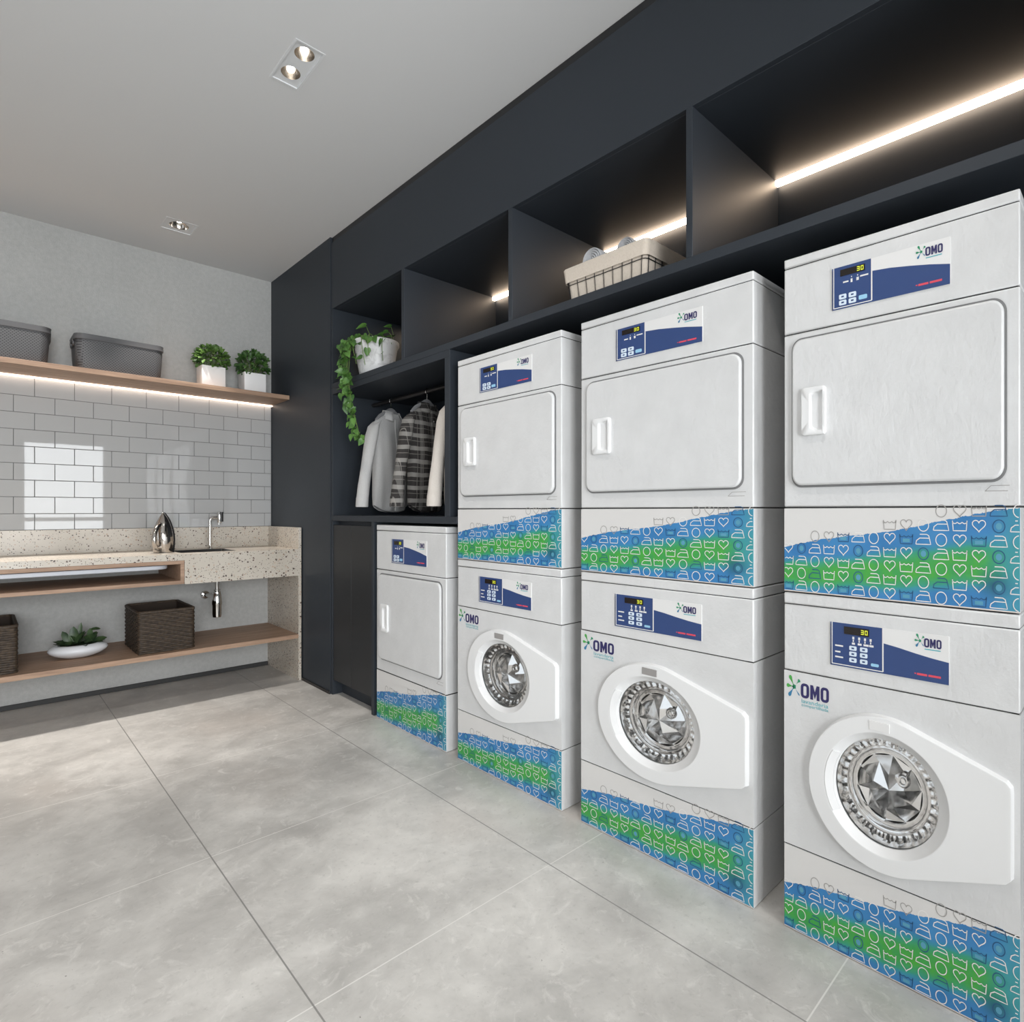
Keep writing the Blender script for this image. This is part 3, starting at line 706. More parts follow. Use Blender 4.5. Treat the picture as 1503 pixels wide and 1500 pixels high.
# ------------------------------------------------------------------ counter
def build_counter():
    c = thing('terrazzo_countertop', 'beige speckled terrazzo washing counter with sink, upstand and end panel', 'countertop', (-.08, 4.41, 0))
    X0 = XL + .001; b = BY - .0005
    hx0, hx1, hy0, hy1 = .992, 1.338, 4.238, 4.545
    m = MB()
    m.box(X0, hx0, CF, b, .9075, .947); m.box(hx1, 1.7185, CF, b, .9075, .947); m.box(hx0, hx1, CF, hy0, .9075, .947); m.box(hx0, hx1, hy1, b, .9075, .947)
    m.build('worktop', 'terrazzo', c)
    m = MB(); m.box(.9845, 1.7185, CF - .0006, CF + .02, .7555, .9462); m.box(.9845, 1.7185, CF + .02, b, .7555, .772); m.box(.9845, 1.004, CF + .02, b, .772, .9075)
    m.build('sink_apron', 'terrazzo', c)
    MB().box(X0, 1.7185, BY - .020, BY - .0005, .947, 1.1000).build('upstand', 'terrazzo', c, bevel=.001)
    MB().box(1.7185, 1.7395, CF - .001, b, 0, 1.1005).build('end_panel', 'terrazzo', c, bevel=.001)
    s = MB(); k = .0015
    L = lambda d, z: [(a, bb, z) for a, bb in rrect((hx0 + hx1) / 2, (hy0 + hy1) / 2, hx1 - hx0 - d, hy1 - hy0 - d, .012, 4)]
    s.loft([L(.0, .9465), L(.004, .944), L(.012, .80), L(.05, .782)], 0, False, True)
    s.build('sink_basin', 'steel', c, ang=50)
    n = thing('open_box_niche', 'long open wooden box niche hanging under the terrazzo worktop', 'shelf', (-.4, 4.4, .7585))
    m = MB(); t = .022
    m.box(X0, .983, CF, b, .8845, .9068); m.box(X0, .983, CF, b, .7585, .7805); m.box(.961, .983, CF, b, .7805, .8845)
    m.build('box_carcass', 'oak', n, bevel=.0008)
    m = MB()
    P = lambda z, d: [(a, bb, z) for a, bb in rrect(-.26, 4.29, 2.36 - d, .20 - d, .085, 8)]
    m.loft([P(.8500, .006), P(.853, 0), P(.8725, 0), P(.8755, .006)])
    for x in (-1.35, -.75): m.box(x, x + .02, 4.26, 4.32, .7807, .852)
    tag(m.build('ironing_board', 'white_metal', ang=40), 'slim white folded ironing board stored inside the wooden box niche', 'ironing board')
    tag(MB().box(X0, 1.718, CF, b, .304, .334).build('low_shelf', 'oak', bevel=.001), 'long low wooden shelf near the floor holding brown wicker baskets', 'shelf')
    tag(MB().box(X0, 1.7445, 4.341, BY - .0005, 2.0565, 2.0872).build('wall_shelf', 'oak', bevel=.001), 'long high wooden wall shelf above the tiles, carrying grey baskets and plants', 'shelf')
    m = MB(); m.box(X0, 1.7445, BY - .034, BY - .018, 2.0485, 2.0563)
    tag(m.build('shelf_light_strip', 'led_shelf'), 'warm glowing light strip along the tiles under the wooden wall shelf', 'light strip', 'warm light strips')
build_counter()

def light_strips():
    for a, b, lab in ((1.915, 2.766, 'short warm glowing strip seen in the bay left of the wire basket'), (1.033, 1.886, 'warm glowing strip behind the rolled towels in the wire basket'),
                      (.153, 1.007, 'long bright warm strip in the empty bay above the nearest machines')):
        m = MB(); m.box(BACK - .030, BACK - .009, a, b, 2.545, 2.5645)
        tag(m.build('shelf_light_strip', 'led_glow'), lab, 'light strip', 'warm light strips')
light_strips()

# ------------------------------------------------------------------ faucet, drain trap, iron
def fixtures():
    f = thing('wall_faucet', 'slim chrome faucet standing behind the terrazzo sink', 'faucet', (1.262, 4.585, .947))
    p = [(1.262, 4.585, .947)] + [(1.262, 4.585, z) for z in (1.0, 1.08, 1.150)]
    for i in range(1, 7): a = PI / 2 * i / 6; p.append((1.262 + .022 * (1 - math.cos(a)), 4.585, 1.150 + .022 * math.sin(a)))
    p += [(1.30, 4.585, 1.172), (1.322, 4.585, 1.172)]
    m = MB(); m.tube(p, .0095, 14); m.lathe([(.0005, 0), (.019, 0), (.019, .006), (.0095, .008)], (1.262, 4.585, .947), n=24); m.build('spout_pipe', 'chrome', f)
    m = MB(); m.lathe([(.0005, -.037), (.015, -.037), (.016, -.034), (.016, .036), (.015, .039), (.0005, .039)], (1.326, 4.585, 1.172), n=28)
    m.lathe([(.0005, -.052), (.005, -.052), (.005, -.037)], (1.322, 4.585, 1.172), n=12); m.build('valve_body', 'chrome', f)
    m = MB(); m.lathe([(.0005, -.030), (.0125, -.030), (.0125, .0405), (.0005, .0405)], (1.337, 4.578, 1.172), n=24); m.build('handle', 'black_plastic', f)
    d = thing('bottle_trap', 'polished chrome drain trap hanging beneath the sink apron', 'drain trap', (1.262, 4.42, .47))
    c = (1.262, 4.42, 0)
    MB().lathe([(.0145, .756), (.0145, .66)], c, n=28).build('tailpiece', 'chrome', d)
    m = MB(); m.lathe([(.0145, .668), (.022, .667), (.022, .660), (.0175, .659), (.0175, .652), (.024, .651), (.0245, .640), (.0265, .635), (.0335, .578), (.0335, .566), (.0305, .558), (.030, .494), (.027, .474), (.0005, .470)], c, n=36)
    m.build('trap_bottle', 'chrome', d, ang=50)
    p = [(1.262, 4.45, .612), (1.262, 4.52, .612)] + [(1.262, 4.60, .606), (1.262, 4.705, .60)]
    m = MB(); m.tube(p, .014, 14); m.build('waste_arm', 'chrome', d)
    m = MB(); 
    m.loft([[(1.262 + r * math.cos(2 * PI * j / 28), y, .60 + r * math.sin(2 * PI * j / 28)) for j in range(28)] for r, y in ((.014, 4.69), (.026, 4.694), (.031, 4.704), (.031, 4.7105))], 0, False, False)
    m.build('wall_flange', 'chrome', d)
    # clothes iron standing on its heel
    g = thing('clothes_iron', 'shiny chrome clothes iron standing upright on the terrazzo worktop', 'iron', (.9, 4.33, .947))
    g.rotation_euler = (0, 0, math.radians(52))
    O = WL[g.name]; n = 40
    def half(h):                                   # half width of the arch at height h
        q = h / .262; return .063 * (1 - max(0, (q - .30) / .70) ** 1.9) ** .80 * (.90 + .10 * min(1, q / .30)) if q < 1 else 0
    m = MB(); loops = []
    for i in range(27):
        h = .262 * (1 - (1 - i / 26) ** 1.15); hw = max(half(h), .0012); q = h / .262
        dep = (.052 + .022 * math.sin(PI * min(1, q * 1.05) * .9)) * (1 - q ** 3 * .8)
        L = []
        for j in range(n):
            a = 2 * PI * j / n; x = math.cos(a); y = math.sin(a)
            px = -dep * abs(x) ** .9 if x < 0 else .012 * x
            L.append((O[0] + .028 + px, O[1] + hw * (abs(y) ** .85) * (1 if y > 0 else -1), O[2] + h))
        loops.append(L)
    m.loft(loops); m.build('housing', 'iron_chrome', g, ang=60)
    m = MB(); pts = []
    sole = [(half(.262 * (1 - (1 - i / 26) ** 1.15)) * 1.02, .262 * (1 - (1 - i / 26) ** 1.15)) for i in range(26)] + [(.001, .264)]
    out = [(-a, h) for a, h in sole] + [(a, h) for a, h in reversed(sole)]
    m.loft([[(O[0] + x, O[1] + a, O[2] + max(h, .001)) for a, h in out] for x in (.0405, .0485)]); m.build('soleplate', 'black_plastic', g, ang=40)
    m = MB()
    m.tube([(O[0] + x, O[1], O[2] + h) for x, h in ((-.035, .030), (-.066, .036), (-.084, .060), (-.088, .095), (-.078, .135), (-.058, .165), (-.032, .182), (-.01, .19))], [.015, .0155, .0155, .0145, .0145, .0155, .016, .012], 14)
    m.build('handle', 'iron_chrome', g, ang=60)
fixtures()

# ------------------------------------------------------------------ baskets
def grey_basket(label, x0, x1, y0, y1, z):
    cx, cy = (x0 + x1) / 2, (y0 + y1) / 2; w, d = x1 - x0, y1 - y0; H = .222
    t = thing('storage_basket', label, 'basket', (cx, cy, z), 'grey perforated baskets on the wall shelf')
    L = lambda k, h, rr: [(a, b, z + h) for a, b in rrect(cx, cy, w * k, d * k, rr, 8)]
    m = MB()
    m.loft([L(.90, 0, .035), L(.925, .008, .04), L(.955, .10, .045), L(.975, .195, .05), L(.96, .195, .048), L(.94, .10, .042), L(.905, .012, .036)], 0, True, True)
    m.build('basket_body', 'perforated_plastic', t, ang=50)
    m = MB(); m.loft([L(.975, .188, .05), L(1.0, .190, .052), L(1.0, .197, .052), L(.995, .212, .052), L(1.004, .219, .054), L(1.0, .222, .052), L(.975, .222, .048), L(.96, .19, .046)], 0, False, False)
    m.build('rim', 'grey_plastic', t, ang=40)
    for s in (-1, 1):                              # grip opening at each end
        xx = cx + s * w * .497
        m = MB(); P = lambda dx, k: [(xx + s * dx, cy + a * k, z + .178 + b * k) for a, b in rrect(0, 0, .10, .036, .017, 6)]
        m.loft([P(-.006, 1.25), P(.003, 1.2), P(.003, 1.0), P(-.008, .96)], 0, False, False); m.build('handle', 'grey_plastic', t)
grey_basket('dark grey perforated basket in the middle of the wall shelf, beside the plants', .452, .935, 4.392, 4.68, 2.0873)
grey_basket('dark grey perforated basket cut off by the left edge of the picture', -.15, .345, 4.392, 4.68, 2.0873)

def wicker(label, x0, x1, y0, y1, z, cloth_label=None):
    cx, cy = (x0 + x1) / 2, (y0 + y1) / 2; w, d = x1 - x0, y1 - y0; H = .258
    t = thing('wicker_basket', label, 'basket', (cx, cy, z), 'brown wicker baskets on the low shelf')
    m = MB(); rows = 21; n = 144; base = resample(rrect(cx, cy, w - .012, d - .012, .016, 5), n)
    nrm = []
    for i in range(n):
        p, q = base[i - 1], base[(i + 1) % n]; dx, dy = q[0] - p[0], q[1] - p[1]; L = math.hypot(dx, dy); nrm.append((dy / L, -dx / L))
    hh = H / rows
    for r in range(rows):
        loops = []
        for k in range(6):
            a = 2 * PI * k / 6
            loops.append([(base[i][0] + nrm[i][0] * (.0036 * math.cos(a) + .0028 * math.sin(2 * PI * i / 8 + PI * r)), base[i][1] + nrm[i][1] * (.0036 * math.cos(a) + .0028 * math.sin(2 * PI * i / 8 + PI * r)), z + .0055 + hh * r + hh * .52 * math.sin(a)) for i in range(n)])
        m.loft(loops + [loops[0]], 0, False, False)
    m.build('woven_wall', 'rattan', t, ang=70)
    m = MB(); L = lambda k, h, zz: [(a, b, zz) for a, b in rrect(cx, cy, w - k, d - k, .012, 4)]
    m.loft([L(.016, 0, z), L(.016, 0, z + H - .004), L(.030, 0, z + H - .004), L(.030, 0, z + .012)], 0, True, True); m.build('lining', 'rattan_inside', t, ang=40)
    m = MB(); m.tube([(a, b, z + H - .001) for a, b in resample(rrect(cx, cy, w - .014, d - .014, .016, 5), 60)] + [(rrect(cx, cy, w - .014, d - .014, .016, 5)[0] + (z + H - .001,))], .0085, 8); m.build('rim', 'rattan', t)
    if cloth_label:
        m = MB(); ny = 9; nx = 12
        g = [[(cx - w / 2 + .018 + (w - .036) * i / nx, cy - d / 2 + .018 + (d - .036) * j / ny, z + .168 + .062 * math.exp(-((i - 6.2) / 2.6) ** 2 - ((j - 2.2) / 2.2) ** 2) + .008 * math.sin(i * 1.3 + j)) for i in range(nx + 1)] for j in range(ny + 1)]
        vs = [p for row in g for p in row]; bot = [(p[0], p[1], z + .0135) for p in vs]
        fs = [(j * (nx + 1) + i, j * (nx + 1) + i + 1, (j + 1) * (nx + 1) + i + 1, (j + 1) * (nx + 1) + i) for j in range(ny) for i in range(nx)]
        nv = len(vs); rim = [i for i in range(nx + 1)] + [(j + 1) * (nx + 1) - 1 for j in range(1, ny + 1)] + [ny * (nx + 1) + i for i in range(nx - 1, -1, -1)] + [j * (nx + 1) for j in range(ny - 1, 0, -1)]
        fs2 = [(rim[(k + 1) % len(rim)], rim[k], rim[k] + nv, rim[(k + 1) % len(rim)] + nv) for k in range(len(rim))]
        m.add(vs + bot, fs + fs2, 0)
        tag(m.build('laundry_cloth', 'folded_linen', ang=80), cloth_label, 'cloth')
wicker('brown wicker basket right of the white bowl on the low shelf', .738, 1.062, 4.165, 4.60, .3345, 'pale folded cloth lying inside the brown wicker basket beside the drain trap')
wicker('brown wicker basket at the left picture edge, left of the white bowl', -.14, .184, 4.165, 4.62, .3345)

def wire_basket():
    zs = 2.0662; x0, x1, y0, y1 = 1.798, 2.10, 1.218, 1.622; H = .150
    cx, cy = (x0 + x1) / 2, (y0 + y1) / 2
    t = thing('wire_basket', 'black wire basket with a cream fabric liner on the overhead shelf', 'basket', (cx, cy, zs))
    def L(f, grow, z): 
        k = .925 + .075 * f
        return [(a, b, z) for a, b in rrect(cx, cy, (x1 - x0) * k + grow, (y1 - y0) * k + grow, .022, 6)]
    m = MB(); fs = (0, .07, .62, 1)
    for f in (.16, .57, .985):
        P = L(f, 0, zs + .003 + (H - .012) * f); m.tube(P + [P[0]], .0016, 6)
    def wall_pt(side, s, f):
        k = .925 + .075 * f; w, d = (x1 - x0) * k, (y1 - y0) * k; z = zs + .003 + (H - .012) * f
        return {'f': (cx - w / 2, cy - d / 2 + .018 + (d - .036) * s, z), 'b': (cx + w / 2, cy - d / 2 + .018 + (d - .036) * s, z), 'l': (cx - w / 2 + .018 + (w - .036) * s, cy - d / 2, z), 'r': (cx - w / 2 + .018 + (w - .036) * s, cy + d / 2, z)}[side]
    for side, cnt in (('f', 9), ('b', 9), ('l', 7), ('r', 7)):
        for i in range(cnt): m.tube([wall_pt(side, i / (cnt - 1), 0), wall_pt(side, i / (cnt - 1), 1)], .0014, 6)
    m.build('wire_frame', 'black_plastic', t)
    m = MB()
    m.loft([L(.0, -.008, zs + .002), L(.7, -.008, zs + .10), L(1, -.006, zs + H - .006)] , 0, True, False)
    m.loft([L(.64, .006, zs + .094), L(.7, .010, zs + .092), L(1, .014, zs + H - .004), L(1, .010, zs + H), L(1, -.004, zs + H), L(.9, -.014, zs + H - .02), L(.1, -.016, zs + .012)], 0, False, True)
    m.build('fabric_liner', 'liner_linen', t, ang=50)
    def towel(y, z, r, lab):
        m = MB(); X0, X1 = 1.845, 2.07; turns = 4.6; n = 150; th = r / turns * .36
        pts = []
        for i in range(n + 1):
            a = 2 * PI * turns * i / n; rr = .006 + (r - .006) * i / n; pts.append((rr, a))
        A = [[(x, y + (rr + th) * math.cos(a), z + (rr + th) * math.sin(a)) for rr, a in pts] for x in (X0, X0 + .004, X1 - .004, X1)]
        A[0] = [(X0, y + rr * math.cos(a), z + rr * math.sin(a)) for rr, a in pts]; A[3] = [(X1, y + rr * math.cos(a), z + rr * math.sin(a)) for rr, a in pts]
        B = [[(x, y + max(rr - th, .001) * math.cos(a), z + max(rr - th, .001) * math.sin(a)) for rr, a in pts] for x in (X1 - .004, X0 + .004)]
        m.loft(A + B + [A[0]], 0, False, False, closed=False)
        tag(m.build('rolled_towel', 'towel_grey', ang=70), lab, 'towel', 'rolled grey towels')
    towel(1.518, 2.243, .048, 'grey rolled towel at the left end of the wire basket, beside the dark bay wall')
    towel(1.352, 2.237, .040, 'smaller grey rolled towel in the right half of the wire basket, over the light strip')
wire_basket()

# ------------------------------------------------------------------ plants
def leaf(mb, base, d, up, ln, wd, m=0, kind='ovate', curl=.25):
    d = Vector(d).normalized(); up = Vector(up); s = d.cross(up)
    if s.length < 1e-4: s = d.orthogonal()
    s.normalize(); n = s.cross(d).normalized(); b = Vector(base)
    prof = {'ovate': ((0, .05), (.2, .7), (.5, 1), (.8, .65), (1, .02)), 'heart': ((-.10, .55), (.06, .92), (.3, 1), (.65, .6), (1, .02)), 'blade': ((0, .55), (.3, .9), (.6, 1), (.85, .7), (1, .05))}[kind]
    vs = []; 
    for q, w in prof:
        drop_ = -curl * ln * q * abs(q); c = b + d * (ln * q) + n * drop_
        vs += [c - s * (wd / 2 * w) + n * (wd * .16 * w), c - n * 0, c + s * (wd / 2 * w) + n * (wd * .16 * w)]
    if kind == 'heart': vs[1] = b + d * (ln * .03)
    fs = []
    for i in range(len(prof) - 1):
        for j in (0, 1): fs.append((i * 3 + j, i * 3 + j + 1, i * 3 + j + 4, i * 3 + j + 3))
    mb.add(vs, fs, m)
def rnd_dir(zmin=-.2):
    while True:
        v = Vector((R.uniform(-1, 1), R.uniform(-1, 1), R.uniform(zmin, 1)))
        if .1 < v.length < 1: return v.normalized()
def cube_plant(label, x0, x1, y0, y1, z, h, cc, rr, lm):
    t = thing('potted_plant', label, 'plant', ((x0 + x1) / 2, (y0 + y1) / 2, z), 'small potted plants on the wall shelf')
    cx, cy = (x0 + x1) / 2, (y0 + y1) / 2
    L = lambda d, zz: [(a, b, zz) for a, b in rrect(cx, cy, x1 - x0 - d, y1 - y0 - d, .005, 3)]
    m = MB(); m.loft([L(.004, z), L(0, z + .003), L(0, z + h), L(.010, z + h), L(.012, z + h - .02)], 0, True, False); m.build('cube_pot', 'white_ceramic', t, ang=40)
    m = MB(); m.loft([L(.012, z + h - .03), L(.012, z + h - .012)]); m.build('soil', 'soil', t)
    m = MB(); st = MB()
    for i in range(330):
        v = rnd_dir(-.35); rad = R.uniform(.55, 1.0) ** .6
        p = Vector((cc[0] + v.x * rr[0] * rad, cc[1] + v.y * rr[1] * rad, cc[2] + v.z * rr[2] * rad))
        if p.y > BY - .035: p.y = BY - .035
        if p.x > 1.71: p.x = 1.71
        if p.z < z + h - .004 and abs(p.x - cx) < (x1 - x0) / 2 + .004 and abs(p.y - cy) < (y1 - y0) / 2 + .004: p.z = z + h + .006
        dd = (v + Vector((R.uniform(-.6, .6), R.uniform(-.6, .6), R.uniform(-.3, .6)))).normalized()
        s = R.uniform(.024, .038); leaf(m, p, dd, (-.3 + R.uniform(-.5, .5), -.8 + R.uniform(-.5, .5), .7), s, s * .80, 0, 'ovate', R.uniform(.0, .5))
        if i % 9 == 0: st.tube([(cx + v.x * .02, cy + v.y * .02, z + h - .015), (cx + v.x * rr[0] * .5, cy + v.y * rr[1] * .5, (z + h + p.z) / 2 + .01), tuple(p)], .0012, 5)
    st.build('stem', 'stem_green', t); m.build('foliage', lm, t, ang=80)
cube_plant('bright green bushy plant in a white cube pot, next to the grey basket', 1.172, 1.328, 4.445, 4.585, 2.0873, .156, (1.247, 4.50, 2.30), (.105, .095, .092), 'leaf_bush')
cube_plant('darker green bushy plant in a white cube pot, next to the dark pier', 1.456, 1.612, 4.445, 4.585, 2.0873, .153, (1.535, 4.50, 2.305), (.108, .095, .098), 'leaf_bush_dark')

def bowl_plant():
    z = .3345; cx, cy = .470, 4.385
    t = thing('bowl_planter', 'low oval white bowl planted with dark green succulents on the low shelf', 'plant', (cx, cy, z))
    m = MB(); prof = [(.045, 0), (.075, .004), (.115, .018), (.142, .036), (.150, .050), (.143, .063), (.122, .075), (.104, .081), (.098, .079), (.100, .070)]
    m.lathe(prof, (cx, cy, z), n=56, cap0=True, sy=.72); m.build('bowl', 'white_glaze', t, ang=60)
    m = MB(); m.lathe([(.101, .068), (.05, .073), (.001, .074)], (cx, cy, z), n=40, sy=.72); m.build('soil', 'soil', t, ang=80)
    m = MB()
    for (ox, oy, k, s, u0) in ((-.055, -.01, 11, .075, .35), (-.01, .01, 13, .095, .8), (.058, .0, 11, .085, .6), (.02, -.04, 8, .06, .3), (-.075, .02, 7, .06, .3), (.085, -.02, 6, .055, .3)):
        for i in range(k):
            a = 2 * PI * i / k + R.uniform(-.3, .3); el = R.uniform(.15, 1.1) * (1 if u0 > .5 else .7)
            d = (math.cos(a) * math.cos(el), math.sin(a) * math.cos(el), math.sin(el) + .05)
            leaf(m, (cx + ox, cy + oy * .8, z + .070), d, (0, 0, 1), s * R.uniform(.7, 1.1), s * .52, 0, 'blade', R.uniform(-.1, .35))
    leaf(m, (cx - .002, cy + .01, z + .07), (.12, 0, 1), (-.3, -1, .1), .135, .026, 0, 'blade', .05); leaf(m, (cx - .02, cy, z + .07), (-.05, 0, 1), (-.3, -1, .1), .115, .050, 0, 'blade', .1); leaf(m, (cx - .03, cy, z + .07), (-.5, 0, .9), (-.3, -1, .3), .10, .040, 0, 'blade', .3)
    leaf(m, (cx + .058, cy, z + .07), (.05, .1, 1), (-.3, -1, 0), .095, .036, 0, 'blade', -.2); leaf(m, (cx + .062, cy, z + .155), (1, 0, .15), (0, -.6, 1), .05, .028, 0, 'blade', .2); leaf(m, (cx + .06, cy - .01, z + .07), (.8, -.2, .55), (-.2, -.6, 1), .085, .046, 0, 'blade', .3); leaf(m, (cx + .02, cy - .03, z + .07), (.3, -.5, .5), (0, -.6, 1), .07, .050, 0, 'ovate', .3)
    m.build('foliage', 'leaf_succulent', t, ang=80)
bowl_plant()

def vine_plant():
    z = 2.0662; cx, cy = 1.922, 3.372
    t = thing('trailing_plant', 'heart-leaved trailing plant in a white marbled pot on the overhead shelf', 'plant', (cx, cy, z))
    m = MB(); m.lathe([(.094, 0), (.099, .004), (.118, .10), (.136, .205), (.142, .216), (.147, .225), (.147, .245), (.141, .246), (.134, .236), (.132, .215)], (cx, cy, z), n=56, cap0=True); m.build('pot', 'marbled', t, ang=50)
    m = MB(); m.lathe([(.133, .215), (.001, .222)], (cx, cy, z), n=32); m.build('soil', 'soil', t)
    fo = MB(); st = MB()
    def vine(pts, n, s0, s1, spread=.03, tw=True):
        pts = [Vector(p) for p in pts]; dense = []
        for i in range(len(pts) - 1):
            for k in range(8):
                f = k / 8; p0 = pts[max(i - 1, 0)]; p1 = pts[i]; p2 = pts[i + 1]; p3 = pts[min(i + 2, len(pts) - 1)]
                dense.append(.5 * ((2 * p1) + (p2 - p0) * f + (2 * p0 - 5 * p1 + 4 * p2 - p3) * f * f + (-p0 + 3 * p1 - 3 * p2 + p3) * f ** 3))
        dense.append(pts[-1]); st.tube(dense, .0022, 6)
        for i in range(n):
            c = dense[int((len(dense) - 1) * (i + .6) / n)]
            off = Vector((R.uniform(-.9, .2), R.uniform(-1, 1), R.uniform(-.6, .6))) * spread
            p = c + off; st.tube([c, (c + p) / 2 + Vector((0, 0, .006)), p], .0011, 5)
            s = R.uniform(s0, s1)
            d = Vector((R.uniform(-.6, .15), R.uniform(-.9, .7), R.uniform(-1.0, .05)))
            face = Vector((-.8 + R.uniform(-.5, .5), -.75 + R.uniform(-.7, .7), .45 + R.uniform(-.6, .6)))
            leaf(fo, p, d, face, s, s * .86, 0, 'heart', R.uniform(.05, .3))
    # main cascade over the shelf edge on the left of the pot
    for k in range(4):
        o = R.uniform(-.02, .02)
        vine([(1.87, 3.42 + o, 2.29), (1.80, 3.42 + o, 2.345 - .02 * k), (1.735 - .004 * k, 3.41 + o, 2.26), (1.722, 3.395 + o, 2.12), (1.718, 3.36 + o, 2.0), (1.718, 3.325 + o * .8, 1.87)], 23, .038, .052, .036)
    vine([(1.85, 3.43, 2.3), (1.78, 3.42, 2.32), (1.722, 3.38, 2.1), (1.718, 3.32, 1.9), (1.717, 3.26, 1.78), (1.716, 3.20, 1.66)], 34, .038, .050, .034)
    vine([(1.85, 3.42, 2.3), (1.77, 3.40, 2.3), (1.722, 3.36, 2.05), (1.718, 3.30, 1.86), (1.717, 3.235, 1.72), (1.716, 3.18, 1.645)], 30, .038, .050, .032)
    # short vines on the pot face
    for pts, n in (([(1.83, 3.30, 2.30), (1.775, 3.28, 2.312), (1.762, 3.27, 2.27), (1.772, 3.27, 2.2), (1.79, 3.275, 2.13)], 3), ([(1.86, 3.26, 2.30), (1.80, 3.235, 2.315), (1.783, 3.23, 2.27), (1.795, 3.235, 2.18)], 3), ([(1.92, 3.25, 2.3), (1.88, 3.21, 2.31), (1.868, 3.205, 2.25), (1.88, 3.215, 2.16)], 3), ([(1.82, 3.38, 2.3), (1.765, 3.375, 2.31), (1.755, 3.365, 2.25), (1.775, 3.36, 2.15)], 3)):
        vine(pts, n, .048, .058, .008)
    # upright shoots
    for (x, y, h, s) in ((1.90, 3.42, .13, .07), (1.87, 3.46, .06, .07), (1.92, 3.47, .07, .075), (1.96, 3.34, .07, .06), (1.98, 3.26, .10, .05), (1.95, 3.23, .06, .05), (2.0, 3.38, .06, .06), (1.84, 3.40, .045, .06), (1.96, 3.44, .05, .07)):
        q = Vector((x + R.uniform(-.02, .02), y + R.uniform(-.01, .03), 2.30 + h)); st.tube([(x, y, 2.28), (x, y, 2.30 + h * .6), q], .0018, 5)
        leaf(fo, q, (R.uniform(-.6, -.1), R.uniform(-.2, .5), R.uniform(-.25, .1)), (-.6, -.6, .7), s, s * .8, 0, 'heart', .2)
        leaf(fo, (x, y, 2.30 + h * .4), (R.uniform(-.8, 0), R.uniform(-.9, .7), .1), (-.4, -.4, .8), s * .8, s * .65, 0, 'heart', .3)
    st.build('stem', 'stem_green', t); fo.build('foliage', 'leaf_vine', t, ang=80)
vine_plant()

